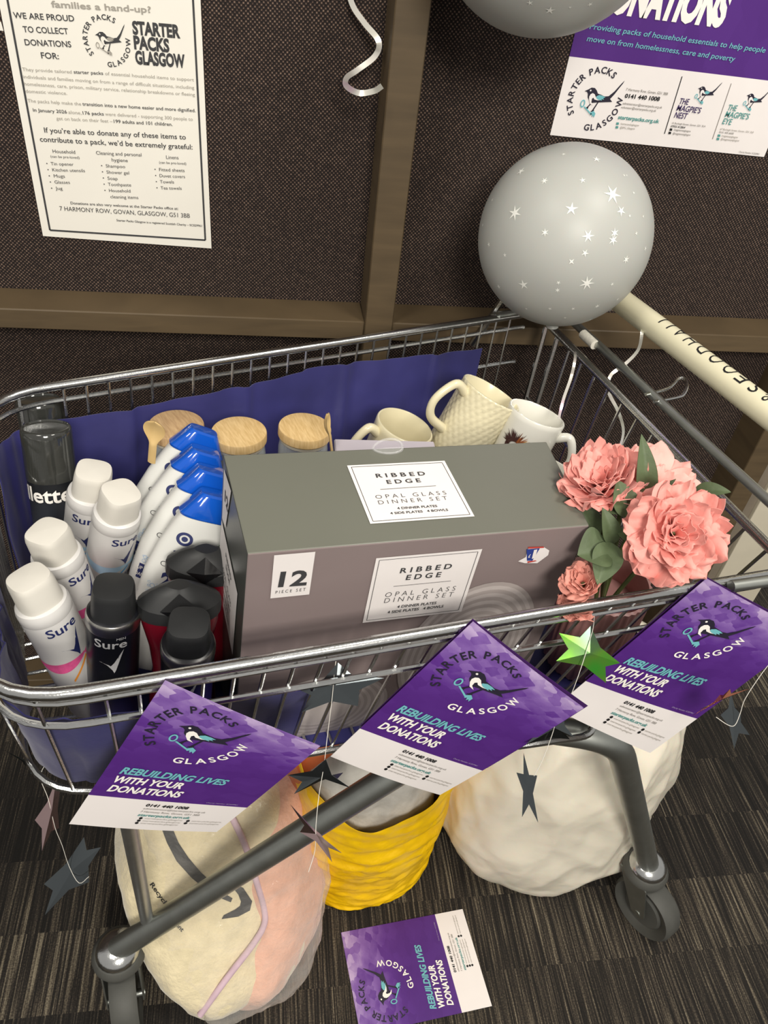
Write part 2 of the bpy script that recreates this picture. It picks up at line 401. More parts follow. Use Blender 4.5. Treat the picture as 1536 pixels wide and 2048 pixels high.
class Plane:
    # a flat printed face: px() turns a photo pixel into face coordinates
    def __init__(s, p0, ex, n): 
        s.p0 = V(p0); s.n = V(n).normalized(); ex = V(ex); s.ex = (ex-s.n*ex.dot(s.n)).normalized(); s.ey = s.n.cross(s.ex)
    def px(s, x, y):
        q = at_plane(x, y, s.p0, s.n)-s.p0; return q.dot(s.ex), q.dot(s.ey)
    def map(s, lift): return lambda u, v: s.p0+s.ex*u+s.ey*v+s.n*lift
    def text(s, mb, t, a, b, cap_px, mi=0, bold=0.0, shear=0.0, space=1.0, lift=0.0006):
        # baseline from pixel a to pixel b
        A, B = V(s.px(*a)), V(s.px(*b)); d = B-A; m = ((a[0]+b[0])/2, (a[1]+b[1])/2)
        up = V(s.px(m[0], m[1]-cap_px))-V(s.px(*m)); nrm = V((-d.y, d.x)).normalized(); cap = abs(up.dot(nrm))
        put_text(mb, t, s.map(lift), A.x, A.y, cap, width=d.length, mi=mi, bold=bold, shear=shear, space=space, rot=math.atan2(d.y, d.x))
    def line(s, mb, a, b, w_, mi=0, lift=0.0005):
        A, B = V(s.px(*a)), V(s.px(*b)); d = (B-A).normalized(); q = V((-d.y, d.x))*w_/2; mp = s.map(lift)
        mb.poly([mp(*(A-q)), mp(*(B-q)), mp(*(B+q)), mp(*(A+q))], mi)
    def quad(s, mb, pts, mi=0, lift=0.0004):
        mp = s.map(lift); mb.poly([mp(*s.px(*p)) for p in pts], mi)

# magpie emblem in unit coordinates: circle radius 1 about (0, 0)
BIRD_BODY = [(-.62, .30), (-.44, .40), (-.30, .50), (-.12, .50), (.02, .40), (.12, .27), (.30, .24), (.52, .18), (.74, .22), (.98, .48), (1.22, .86), (1.34, 1.02), (1.30, .88), (1.16, .62), (1.02, .34), (.86, .10), (1.02, -.02), (.74, -.06), (.48, -.10), (.20, -.14), (-.02, -.18), (-.22, -.12), (-.36, .04), (-.40, .20), (-.48, .28)]
BIRD_WHITE = [(-.26, .20), (-.16, .26), (-.04, .22), (.06, .10), (.26, .06), (.44, .0), (.20, -.04), (.02, -.02), (-.06, .06), (-.12, .0), (-.10, -.16), (.06, -.30), (-.14, -.24), (-.26, -.06), (-.30, .08)]
BIRD_WING = [(.08, .14), (.22, .22), (.42, .20), (.58, .14), (.46, .10), (.54, .04), (.38, .04), (.44, -.02), (.22, .0), (.10, .06)]
KEY_TEETH = [(.02, -.64), (.16, -.54), (.30, -.66), (.28, -.86), (.22, -.76), (.17, -.84), (.13, -.72), (.06, -.78)]
def tri_poly(mb, pts, mp, mi):
    from mathutils.geometry import tessellate_polygon
    P = [V((p[0], p[1], 0)) for p in pts]; o = [mp(p[0], p[1]) for p in pts]
    # orient counter-clockwise
    ar = sum(P[i].x*P[(i+1) % len(P)].y-P[(i+1) % len(P)].x*P[i].y for i in range(len(P)))
    for t in tessellate_polygon([P]):
        a, b, c = t; n = (P[b]-P[a]).cross(P[c]-P[a]).z
        mb.add([o[a], o[b], o[c]] if n > 0 else [o[a], o[c], o[b]], [(0, 1, 2)], mi)
def emblem(mb, mp0, cx, cy, R, mi_text, mi_dark, mi_white, mi_teal, mi_low=None, rot=0.0, text=True, lifts=(0, 0, 0)):
    c, s = math.cos(rot), math.sin(rot)
    def mp(k): return lambda u, v: mp0(k)(cx+R*(u*c-v*s), cy+R*(u*s+v*c))
    if text:
        arc_text(mb, 'STARTER PACKS', mp(0), 0, 0, 1.08, 221, 57, 0.25, mi_text, 0.02)
        arc_text(mb, 'GLASGOW', mp(0), 0, 0, 1.08, -98, 12, 0.25, mi_text if mi_low is None else mi_low, 0.02, inward=True)
    S = lambda L, k: tri_poly(mb, [(x*0.8-0.05, y*0.8) for x, y in L], mp(k), (mi_dark, mi_white, mi_teal)[k])
    S(BIRD_BODY, 0); S(BIRD_WHITE, 1); S(BIRD_WING, 2); S(KEY_TEETH, 2)
    q = mp(2)
    for k in range(16):      # key ring
        a, b = 2*PI*k/16, 2*PI*(k+1)/16
        mb.add([q(-.48+.10*math.cos(a), -.22+.15*math.sin(a)), q(-.48+.10*math.cos(b), -.22+.15*math.sin(b)), q(-.48+.06*math.cos(b), -.22+.10*math.sin(b)), q(-.48+.06*math.cos(a), -.22+.10*math.sin(a))], [(3, 2, 1, 0)], mi_teal)
    tri_poly(mb, [(-.40, -.34), (-.36, -.31), (.04, -.56), (.0, -.60)], mp(2), mi_teal)
    for L in ([(-.10, -.12), (-.05, -.12), (-.22, -.36), (-.28, -.36)], [(.14, -.10), (.19, -.10), (.06, -.44), (.0, -.44)], [(-.34, -.36), (-.18, -.32), (-.20, -.40)], [(-.06, -.46), (.10, -.40), (.08, -.50)]):
        tri_poly(mb, L, mp(0), mi_dark)
    tri_poly(mb, [(-.30+.035*math.cos(k*PI/4), .29+.035*math.sin(k*PI/4)) for k in range(8)], mp(1), mi_white)

# ================================================================== THE SETTING
mb = MB(); mb.box((-4, -3.5, -0.06), (4, 4, 0)); struct('floor', mb, M_CARPET)
mb = MB(); mb.box((-4, D, 0), (0.88, D+0.06, 2.9)); struct('wall_back', mb, M_FABRIC)
def trim(n, lo, hi): mb = MB(); mb.bbox(lo, hi, 0.0015); struct('trim_%d' % n, mb, M_TRIM)
trim(1, (0.1415, 0.957, 0.0), (0.1805, D, 2.9))
trim(2, (-4, 0.9605, 0.836), (0.1415, D, 0.864))
trim(3, (0.1805, 0.9605, 0.836), (0.82, D, 0.864))
trim(4, (0.82, 0.955, 0.0), (0.861, D+0.06, 2.9))
trim(5, (-4, 0.9605, 0.0), (0.1415, D, 0.09)); trim(6, (0.1805, 0.9605, 0.0), (0.82, D, 0.09))
mb = MB(); mb.bbox((0.861, 0.966, 0), (0.888, D+0.10, 2.9), 0.001)
struct('trim_7', mb, mat('grey_edge_strip', (128, 118, 104), 0.5))
M_PILLAR = mat('cream_painted_panel', (208, 200, 180), 0.5, 0, 0.02)
mb = MB(); mb.bbox((0.888, 0.960, 0), (0.939, D+0.10, 2.9), 0.001); mb.bbox((0.9405, 0.964, 0), (1.002, D+0.10, 2.9), 0.001)
struct('wall_end', mb, M_PILLAR)

# ================================================================== TROLLEY
ZR = 0.89
def li(p, d, q, e):      # 2-D line intersection
    det = d[0]*(-e[1])+e[0]*d[1]; t = ((q[0]-p[0])*(-e[1])+e[0]*(q[1]-p[1]))/det
    return (p[0]+d[0]*t, p[1]+d[1]*t)
def line_of(a, b): return ((a.x, a.y), ((b-a).normalized().x, (b-a).normalized().y))
AX = V((math.cos(math.radians(14)), math.sin(math.radians(14)), 0)); AN = V((-AX.y, AX.x, 0))
near = line_of(at_z(450, 1334, ZR), at_z(1530, 1151, ZR)); far = line_of(at_z(113, 772, ZR), at_z(1024, 632, ZR))
fa, fb = at_z(0, 1310, ZR)-AX*0.022, at_z(0, 830, ZR)-AX*0.022; front = line_of(fa, fb)
rear = line_of(at_z(1110, 662, ZR), at_z(1536, 1092, ZR))
def corner(l, m, z): p = li(*l, *m); return V((p[0], p[1], z))
RIM = [corner(front, near, ZR), corner(near, rear, ZR), corner(rear, far, ZR), corner(far, front, ZR)]
ZBF, ZBR = 0.675, 0.650       # basket bottom height at the front and at the rear
bn = line_of(at_z(600, 1522, 0.655), at_z(600, 1522, 0.655)+V((math.cos(math.radians(9)), math.sin(math.radians(9)), 0)))
bf = line_of(at_z(113, 772, ZR)-AN*0.05, at_z(1024, 632, ZR)-AN*0.05)
pf = at_z(48, 1456, 0.675); bfr = line_of(pf, pf+AN)
brr = line_of(at_z(1110, 662, ZR)-AX*0.045, at_z(1536, 1092, ZR)-AX*0.045)
BOT = [corner(bfr, bn, ZBF), corner(bn, brr, ZBR), corner(brr, bf, ZBR), corner(bf, bfr, ZBF)]
NS, NA = 24, 8
rim = loop_round(RIM, [0.075, 0.03, 0.03, 0.07], NS, NA); bot = loop_round(BOT, [0.07, 0.025, 0.025, 0.06], NS, NA)
def ringat(t): return [a.lerp(b, t) for a, b in zip(rim, bot)]
SEGL = NS+NA                   # per corner: arc then side; side 0 = near, 1 = rear, 2 = far, 3 = front
def onring(L, u): 
    i = int(math.floor(u)) % len(L); return L[i].lerp(L[(i+1) % len(L)], u-math.floor(u))
TROLLEY = thing('shopping_trolley', 'chrome wire shopping trolley with a cream handle, filled with donated goods', 'trolley', (0.2, 0.65, 0))
mb = MB(); mb.tube(rim, 0.0052, 10, closed=True); link('rim_tube', mb, M_CHROME, TROLLEY)
mb = MB()
def openring(t): L = ringat(t); return L[2*SEGL+NA-2:]+L[:SEGL+2]
mb.tube(openring(0.072), 0.0029, 8); link('basket_ring', mb, M_CHROME, TROLLEY); mb = MB()
mb.tube(openring(0.27), 0.0028, 8); link('basket_ring', mb, M_CHROME, TROLLEY); mb = MB(); mb.tube(bot, 0.0036, 8, closed=True)
link('basket_ring', mb, M_CHROME, TROLLEY)
def wires(name, side, n, u0=0.0, u1=1.0, inc=0.004):
    mb = MB()
    for k in range(n):
        f = u0+(u1-u0)*(k+0.5)/n; u = side*SEGL+NA+f*NS
        a, b = onring(rim, u), onring(bot, u); c = (RIM[0]+RIM[2])/2
        q = (V((c.x, c.y, 0))-V((a.x, a.y, 0))).normalized()*0.0028
        mb.tube([a+q, b+q+(b-a).normalized()*0.004], 0.00165, 6)
    return mb
mb = wires('x', 0, 25); 
for u in (2, 6): 
    for s_ in (0,): mb.tube([onring(rim, u), onring(bot, u)], 0.00165, 6)
link('near_side_wires', mb, M_CHROME, TROLLEY)
mb = wires('x', 2, 26); link('far_side_wires', mb, M_CHROME, TROLLEY)
mb = wires('x', 3, 17)
for u in (3*SEGL+2, 3*SEGL+6): mb.tube([onring(rim, u), onring(bot, u)], 0.00165, 6)
link('front_wires', mb, M_CHROME, TROLLEY)
mb = MB()                                                       # bottom grid
for k in range(22):
    f = (k+0.5)/22; a = onring(bot, NA+f*NS); b = onring(bot, 2*SEGL+NA+(1-f)*NS); mb.tube([a, b], 0.0016, 6)
for k in range(1, 8):
    f = k/8; a = onring(bot, SEGL+NA+f*NS); b = onring(bot, 3*SEGL+NA+(1-f)*NS); mb.tube([a+V((0, 0, -.003)), b+V((0, 0, -.003))], 0.002, 6)
link('bottom_wires', mb, M_CHROME, TROLLEY)
# rear flap: its own bars and wires
GATE = MB(); ga, gb = RIM[1].lerp(RIM[2], 0.03), RIM[1].lerp(RIM[2], 0.97); ba, bb = BOT[1].lerp(BOT[2], 0.05), BOT[1].lerp(BOT[2], 0.95)
GATE.tube([ga, gb], 0.0050, 8)
m1, m2 = ga.lerp(ba, 0.42), gb.lerp(bb, 0.42); GATE.tube([m1, m2], 0.0024, 8); GATE.tube([ba, bb], 0.0026, 8)
for k in range(15):
    f = (k+0.5)/15; r_ = 0.0036 if k in (13, 14) else 0.0019
    GATE.tube([ga.lerp(gb, f), ba.lerp(bb, f)], r_, 6)
link('rear_flap', GATE, M_CHROME, TROLLEY)
# outer rear tube welded to both rims, with the wire hook and a white end cap on it
o1, o2 = at_z(1180, 682, ZR), at_z(1536, 1012, ZR); od = (o2-o1).normalized()
pn = at_z(1462, 1172, ZR+0.006); nd = V((near[1][0], near[1][1], 0)); fd = V((far[1][0], far[1][1], 0))
oe = V((*li((o1.x, o1.y), (od.x, od.y), (pn.x, pn.y-0.004), (nd.x, nd.y)), ZR+0.005)); fe = V((*li((o1.x, o1.y), (od.x, od.y), *far), ZR+0.004))
mb = MB(); mb.tube(bend([pn, oe, fe, fe-fd*0.10], 0.035, 8), 0.0054, 10); REARTUBE = link('rear_frame_tube', mb, M_TUBE, TROLLEY)
h1, h2 = at_plane(1291, 789, o1, V((0, 0, 1))), at_plane(1305, 808, o1, V((0, 0, 1)))
HK = [at_z(1291, 789, ZR+.006), at_z(1335, 777, ZR+.006), at_z(1356, 758, ZR+.008), at_z(1370, 758, ZR+.009), at_z(1374, 772, ZR+.009), at_z(1366, 790, ZR+.007), at_z(1350, 796, ZR+.006), at_z(1308, 804, ZR+.006)]
mb = MB(); mb.tube(smoothpath(HK, 6), 0.0022, 8); link('bag_hook', mb, M_CHROME, TROLLEY)
mb = MB(); c0 = at_z(1166, 668, ZR+.004); mb.tube([c0, c0+od*0.030], 0.0066, 10); link('white_tape', mb, mat('white_tape', (222, 218, 206), 0.5, 0, 0.1, 300), TROLLEY)
# handle
ZH = 0.945
ha, hb = at_z(1280, 631, ZH), at_z(1536, 826, ZH); hd = (ha-hb).normalized()       # hd points towards the wall
h_far, h_near = ha+hd*0.075, hb-hd*0.16; HR = 0.0150
mb = MB(); mb.tube([h_near, h_near+hd*0.004, h_far-hd*0.004, h_far], [HR*0.9, HR, HR, HR*0.9], 32); HANDLE = link('handle', mb, M_CREAM_PL, TROLLEY)
hs = V((0, 0, 1)); hside = hd.cross(hs).normalized()
if hside.dot(AX) > 0: hside = -hside                       # towards the basket
mb = MB()
def hmap(u, v):             # u along the handle towards the wall, v wraps from the top towards the basket
    a = v/HR; return h_near+hd*u+(V((0, 0, 1))*math.cos(a)+hside*math.sin(a))*(HR+0.0004)
L0 = (at_z(1312, 645, ZH)-h_near).dot(hd); L1 = (at_z(1522, 812, ZH)-h_near).dot(hd); pitch = (L0-L1)/8.2
cap = 0.0205; v0 = -0.0100
x = L1-pitch*1.5
for ch, w_ in zip('M&SFOODHALL', [.9, .7, .62, .66, .86, .86, .78, .72, .80, .55, .55]):
    q = text2d(ch, -0.012); g = w_*pitch*0.80
    put_text(mb, ch, hmap, x, v0, cap, width=g*0.9, bold=-0.006, sub=0.003)
    x += w_*pitch*1.16+(0.12*pitch if ch in 'SD' and ch == 'S' else 0)
link('handle_lettering', mb, M_BLACK, HANDLE)
for e, cr in ((h_far, fe-fd*0.01), (h_near, oe)):
    s_ = 1 if e is h_far else -1
    mb = MB(); mb.tube(bend([e-hd*0.004*s_, e+hd*0.022*s_, V((cr.x, cr.y, ZH-0.01))+hd*0.02*s_, V((cr.x, cr.y, ZR))], 0.02, 5), 0.008, 10)
    link('handle_bracket', mb, M_TUBE, TROLLEY)
# chassis: each side one bent tube from rear castor up under the basket and down to the front castor
FS = at_z(235, 1898, 0.145); RS = at_z(1297, 1728, 0.145)
def chassis(path, caster_pts): 
    mb = MB(); mb.tube(bend(path, 0.055, 8), 0.0168, 16); return mb
knee = at_z(1236, 1478, 0.60); mid = at_z(960, 1440, 0.605); dg = at_z(747, 1550, 0.535)
NEARP = [RS, knee, mid, FS]
mb = chassis(NEARP, None); link('chassis_tube', mb, M_TUBE, TROLLEY)
# far-side twin, mirrored about the trolley's centre line
cl_a = (RIM[0]+RIM[3])/2; 
def mirror(p): 
    q = V((p.x, p.y, 0))-V((cl_a.x, cl_a.y, 0)); return p-AN*(2*q.dot(AN))
FARP = [mirror(p) for p in NEARP]; FARP[3] = at_z(330, 1690, 0.145)
mb = chassis(FARP, None); link('chassis_tube', mb, M_TUBE, TROLLEY)
mb = MB(); pa, pb = at_z(247, 1590, ZBF-0.01), at_z(297, 1856, 0.16); mb.tube([pa, pb], 0.0088, 14); link('front_post', mb, M_SATIN, TROLLEY)
pa, pb = mirror(pa), mirror(pb); mb = MB(); mb.tube([pa, pb], 0.0088, 14); link('front_post', mb, M_SATIN, TROLLEY)
mb = MB(); mb.tube([mid.lerp(knee, 0.3)+V((0, 0, 0.02)), mirror(mid.lerp(knee, 0.3))+V((0, 0, 0.02))], 0.009, 10)
mb.tube([mid.lerp(knee, 0.8)+V((0, 0, 0.02)), mirror(mid.lerp(knee, 0.8))+V((0, 0, 0.02))], 0.009, 10); link('cross_tube', mb, M_TUBE, TROLLEY)
mb = MB(); mb.tube([at_y(1006, 598, .952), at_y(944, 690, .952)], 0.0048, 8); link('rear_post', mb, M_CHROME, TROLLEY)
# near bottom stop loop under the basket
mb = MB(); q0, q1, q2, q3 = at_z(1012, 1440, .63), at_z(1004, 1497, .635), at_z(1190, 1470, .632), at_z(1222, 1425, .63)
mb.tube(bend([q0+AN*0.05, q1, q2, q3+AN*0.05], 0.02, 6), 0.0042, 8); link('under_loop', mb, M_CHROME, TROLLEY)
def caster(stem, ang):
    # ang: direction (degrees) the wheel trails towards
    d = V((math.cos(math.radians(ang)), math.sin(math.radians(ang)), 0)); a = V((-d.y, d.x, 0)); top = V((stem.x, stem.y, 0.138))
    M = Matrix(((d.x, a.x, 0, top.x), (d.y, a.y, 0, top.y), (0, 0, 1, 0), (0, 0, 0, 1)))
    mb = MB(); mb.lathe([(0.0, 0.122), (0.033, 0.122), (0.037, 0.126), (0.037, 0.133), (0.032, 0.139), (0.0, 0.140)], 28, M=M, cap0=False, cap1=False)
    hub = link('caster', mb, M_RUBBER, TROLLEY)
    mb = MB(); mb.lathe([(0.0305, 0.139), (0.0305, 0.143), (0.027, 0.151), (0.015, 0.157), (0.0, 0.158)], 24, M=M, cap0=False, cap1=False); link('cap_plate', mb, M_CHROME, hub)
    mb = MB(); tr = 0.034
    for s_ in (-1, 1):
        y0 = s_*0.0250
        P = [(-0.029, 0.121), (0.026, 0.121), (tr+0.013, 0.062), (tr+0.006, 0.049), (tr-0.011, 0.051)]
        A = [M @ V((x, y0-0.0011, z)) for x, z in P]; B = [M @ V((x, y0+0.0011, z)) for x, z in P]; n = len(P)
        mb.add(A+B, [tuple(range(n)), tuple(range(2*n-1, n-1, -1))]+[(i, i+n, (i+1) % n+n, (i+1) % n) for i in range(n)])
    mb.box((-0.029, -0.0250, 0.120), (0.026, 0.0250, 0.1225), M=M); link('fork', mb, M_TUBE, hub)
    W = M @ Matrix.Translation((tr, 0, 0.0565)) @ Matrix.Rotation(PI/2, 4, 'X')
    mb = MB(); mb.lathe([(0.012, -0.015), (0.032, -0.015), (0.036, -0.011), (0.042, -0.015), (0.052, -0.0185), (0.0562, -0.012), (0.0562, 0.012), (0.052, 0.0185), (0.042, 0.015), (0.036, 0.011), (0.032, 0.015), (0.012, 0.015)], 44, M=W, cap0=True, cap1=True)
    link('wheel', mb, M_RUBBER, hub)
    mb = MB(); mb.lathe([(0.006, -0.0270), (0.006, 0.0270)], 10, M=W); link('axle', mb, M_TUBE, hub)
wd = at_z(1300, 1840, 0.05)-RS; 
caster(RS, -62); caster(FS, -80); caster(mirror(RS), -70); caster(FARP[3], -85)

# ================================================================== NAVY LINER IN THE BASKET
def bag_floor(x, y):
    # height of the bunched cloth on the basket bottom: higher at the front where the cans stand
    p = V((x, y, 0)); t = max(0, min(1, (0.02-((p-V((-0.15, 0.45, 0))).dot(AX)))/0.10+0.6)); t = t*t*(3-2*t)
    return 0.664+0.040*t
def lp(L, u): return onring(L, u % len(L))
M_NAVY = mat('navy_cloth', (43, 42, 102), 0.55, 0, 0.16, 14, 0.25, 25, sheen=0.2)
def liner_wall(mb, u0, u1, top, nu=40, nv=14, push=0.006, rip=0.003, low=0.97):
    c = (RIM[0]+RIM[2])/2
    def fn(a, b):
        u = u0+(u1-u0)*a; A, B = lp(rim, u), lp(bot, u); t = low+(top(a)-low)*b
        p = A.lerp(B, t); q = (V((c.x, c.y, 0))-V((p.x, p.y, 0))).normalized()
        d = push+rip*(N.noise(V((a*9, b*2, u0)))+0.6*N.noise(V((a*25, b*3, 5))))+rip*1.2*max(0, 1-abs((a*5.3) % 1-.5)*14)
        return p+q*d
    mb.grid(fn, nu, nv)
LINER = thing('cloth_liner', 'crumpled navy blue cloth bags lining the inside of the trolley basket', 'bag', at_z(300, 1250, 0.66))
mb = MB()
def panel_top(pts):          # from photo pixels on the far wires to a fraction down the wall
    n = (RIM[2]-RIM[3]).cross(BOT[3]-RIM[3]).normalized(); out = []
    for x, y in pts:
        p = at_plane(x, y, RIM[3], n); A, B = RIM[3], RIM[2]
        d = (V((B.x, B.y, 0))-V((A.x, A.y, 0))); f = V((p.x-A.x, p.y-A.y, 0)).dot(d)/d.length_squared
        out.append((f, (ZR-p.z)/(ZR-0.66)))
    return out
PT = panel_top([(20, 850), (140, 830), (385, 793), (398, 788), (545, 757), (552, 754), (688, 722), (696, 716), (840, 700), (1005, 684)])
def topf(f):
    if f <= PT[0][0]: return PT[0][1]
    for (a, b), (c, d) in zip(PT, PT[1:]):
        if a <= f <= c: return b+(d-b)*(f-a)/(c-a+1e-9)
    return PT[-1][1]
f_end = PT[-1][0]
us = 2*SEGL+NA
liner_wall(mb, us+NS*(1-f_end), us+NS+NA*0.9, lambda a: topf((f_end)*(1-a) if a < 1 else 0), 130, 16, 0.0095, 0.0050)
link('far_panel', thicken(mb, 0.0012), M_NAVY, LINER, 60)
mb = MB()
def fl(a, b):
    A = lp(bot, NA+NS*a).lerp(lp(bot, 2*SEGL+NA+NS*(1-a)), 0.02+0.96*b)
    A = A+AX*(0.008*(1-a)-0.01*a); z = bag_floor(A.x, A.y)-0.004+0.0035*N.noise(V((A.x*40, A.y*40, 1)))
    return V((A.x, A.y, z))
mb.grid(fl, 50, 34); link('base_panel', thicken(mb, 0.0012), M_NAVY, LINER, 60)
mb = MB(); liner_wall(mb, 3*SEGL+NA+NS*0.55, 4*SEGL+NA+NS*0.30, lambda a: 0.33+0.05*math.sin(a*7), 50, 14, 0.006, 0.003, 0.95); link('front_panel', thicken(mb, 0.0012), M_NAVY, LINER, 60)
mb = MB(); liner_wall(mb, NA+NS*0.70, SEGL+NA+NS*0.25, lambda a: 0.74+0.04*math.sin(a*9), 40, 10, 0.006, 0.002, 0.95); link('corner_panel', thicken(mb, 0.0012), M_NAVY, LINER, 60)

# ================================================================== DINNER SET BOX
K = 0.933
DEP = {(0, 0, 1): V((-.012, .448, .922)), (1, 0, 1): V((.307, .499, .904)), (0, 1, 1): V((-.031, .567, .930)), (1, 1, 1): V((.288, .619, .913)),
       (0, 0, 0): V((-.032, .467, .610)), (1, 0, 0): V((.286, .519, .593)), (0, 1, 0): V((-.051, .587, .619)), (1, 1, 0): V((.268, .638, .601))}
BPX = {(0, 0, 1): (495, 1108), (1, 0, 1): (1179, 1051), (0, 1, 1): (447, 910), (1, 1, 1): (1093, 883), (0, 0, 0): (467, 1498), (1, 0, 0): (1022, 1412), (0, 1, 0): (431, 1312), (1, 1, 0): (935, 1250)}
BC = {k: at_d(BPX[k][0], BPX[k][1], depth_of(DEP[k])*K) for k in DEP}
def _cop(k, a, b, c):
    n_ = (BC[b]-BC[a]).cross(BC[c]-BC[a]).normalized(); BC[k] = at_plane(BPX[k][0], BPX[k][1], BC[a], n_)
_cop((1, 1, 1), (0, 0, 1), (1, 0, 1), (0, 1, 1)); _cop((1, 0, 0), (0, 0, 1), (1, 0, 1), (0, 0, 0)); _cop((0, 1, 0), (0, 0, 1), (0, 0, 0), (0, 1, 1))
BC[(1, 1, 0)] = BC[(1, 0, 0)]+BC[(0, 1, 0)]-BC[(0, 0, 0)]
BOX = thing('dinner_set_box', 'large grey and taupe dinner set box in the middle of the trolley', 'box', (BC[(0, 0, 0)]+BC[(1, 1, 0)])/2)
mb = MB(); ks = list(BC); ix = {k: i for i, k in enumerate(ks)}
Q = lambda *a: tuple(ix[k] for k in a)
faces = [Q((0, 0, 1), (1, 0, 1), (1, 1, 1), (0, 1, 1)), Q((0, 0, 0), (1, 0, 0), (1, 0, 1), (0, 0, 1)), Q((0, 1, 0), (0, 0, 0), (0, 0, 1), (0, 1, 1)), Q((1, 0, 0), (1, 1, 0), (1, 1, 1), (1, 0, 1)), Q((1, 1, 0), (0, 1, 0), (0, 1, 1), (1, 1, 1)), Q((0, 0, 0), (0, 1, 0), (1, 1, 0), (1, 0, 0))]
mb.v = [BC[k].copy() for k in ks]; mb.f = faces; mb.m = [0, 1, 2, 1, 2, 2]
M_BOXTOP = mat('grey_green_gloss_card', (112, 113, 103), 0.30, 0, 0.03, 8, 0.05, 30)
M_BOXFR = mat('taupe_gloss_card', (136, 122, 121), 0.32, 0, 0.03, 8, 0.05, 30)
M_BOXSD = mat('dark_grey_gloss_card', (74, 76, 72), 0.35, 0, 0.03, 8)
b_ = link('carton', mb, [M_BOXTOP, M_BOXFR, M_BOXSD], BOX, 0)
bv = b_.modifiers.new('edge', 'BEVEL'); bv.width = 0.0012; bv.segments = 2
top_n = (BC[(1, 0, 1)]-BC[(0, 0, 1)]).cross(BC[(1, 1, 1)]-BC[(0, 0, 1)]).normalized()
fr_n = (BC[(1, 0, 1)]-BC[(0, 0, 1)]).cross(BC[(0, 0, 1)]-BC[(0, 0, 0)]).normalized()
lf_n = (BC[(0, 0, 1)]-BC[(0, 1, 1)]).cross(BC[(0, 0, 1)]-BC[(0, 0, 0)]).normalized()
PTOP = Plane(BC[(0, 0, 1)], BC[(1, 0, 1)]-BC[(0, 0, 1)], top_n); PFR = Plane(BC[(0, 0, 1)], BC[(1, 0, 1)]-BC[(0, 0, 1)], fr_n); PLF = Plane(BC[(0, 0, 1)], BC[(0, 0, 1)]-BC[(0, 1, 1)], lf_n)
def c2(x, y): return (512+x/3, 900+y/3)
# the plates printed on the front
mb = MB(); W0, H0 = (BC[(1, 0, 1)]-BC[(0, 0, 1)]).length, (BC[(0, 0, 1)]-BC[(0, 0, 0)]).length
def plate(cx, cy, rx, ry, umin, umax, lift):
    n = 20; mp = PFR.map(lift); cu, cv = PFR.px(cx, cy)
    bl = V(PFR.px(*BPX[(0, 0, 0)])); 
    def cl(u, v): 
        v = min(-0.001, max(bl.y+0.004, v)); sk = bl.x*(v/bl.y)
        return min(W0-0.002+ (v/bl.y)*-0.004, max(umin, u)), v
    for i in range(n):
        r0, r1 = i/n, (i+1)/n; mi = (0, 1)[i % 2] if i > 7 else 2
        for k in range(48):
            a, b = 2*PI*k/48, 2*PI*(k+1)/48
            P = [cl(cu+rx*r*math.cos(t), cv+ry*r*math.sin(t)) for r, t in ((r0, a), (r1, a), (r1, b), (r0, b))]
            if max(p[0] for p in P)-min(p[0] for p in P) < 1e-5 or max(p[1] for p in P)-min(p[1] for p in P) < 1e-5: continue
            if any(p[0] > W0 for p in P): continue
            mb.add([mp(*p) for p in P], [(0, 1, 2, 3)], mi)
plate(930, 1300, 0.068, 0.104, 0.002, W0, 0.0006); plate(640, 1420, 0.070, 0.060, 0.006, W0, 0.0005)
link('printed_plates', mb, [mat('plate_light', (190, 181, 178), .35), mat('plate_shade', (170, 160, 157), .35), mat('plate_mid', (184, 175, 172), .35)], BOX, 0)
def label(pl, corners, lines, rule, lift=0.0008):
    mb = MB(); pl.quad(mb, corners, 0, lift)
    cc = V((sum(c[0] for c in corners)/4, sum(c[1] for c in corners)/4)); inn = [tuple(V(c).lerp(cc, 0.07)) for c in corners]
    for a, b in zip(inn, inn[1:]+inn[:1]): pl.line(mb, a, b, 0.0005, 1, lift+0.0003)
    if rule: pl.line(mb, *rule, 0.0005, 1, lift+0.0003)
    for t, a, b, cp, bd in lines: pl.text(mb, t, a, b, cp, 1, bd, lift=lift+0.0004)
    return mb
LT = label(PTOP, [c2(545, 97), c2(685, 447), c2(1310, 402), c2(1130, 68)], [('R I B B E D', c2(722, 172), c2(1017, 157), 8, .02), ('E D G E', c2(787, 209), c2(990, 198), 8, .02), ('O P A L   G L A S S', c2(720, 299), c2(1143, 272), 8, -.012), ('D I N N E R   S E T', c2(737, 332), c2(1150, 304), 8, -.012), ('4 DINNER PLATES', c2(848, 362), c2(1088, 347), 4.5, .02), ('4 SIDE PLATES   4 BOWLS', c2(806, 392), c2(1153, 370), 4.5, .02)], (c2(745, 242), c2(1078, 220)))
link('top_label', LT, [M_CARD, M_INK], BOX, 0)
LF = label(PFR, [c2(720, 645), c2(638, 1033), c2(1230, 965), c2(1356, 590)], [('R I B B E D', c2(860, 733), c2(1168, 705), 10, .02), ('E D G E', c2(895, 774), c2(1103, 755), 10, .02), ('O P A L   G L A S S', c2(770, 878), c2(1190, 837), 9.5, -.012), ('D I N N E R   S E T', c2(765, 912), c2(1176, 873), 9.5, -.012), ('4 DINNER PLATES', c2(843, 942), c2(1078, 918), 5, .02), ('4 SIDE PLATES   4 BOWLS', c2(785, 975), c2(1120, 938), 5, .02)], (c2(823, 813), c2(1167, 780)))
link('front_label', LF, [M_CARD, M_INK], BOX, 0)
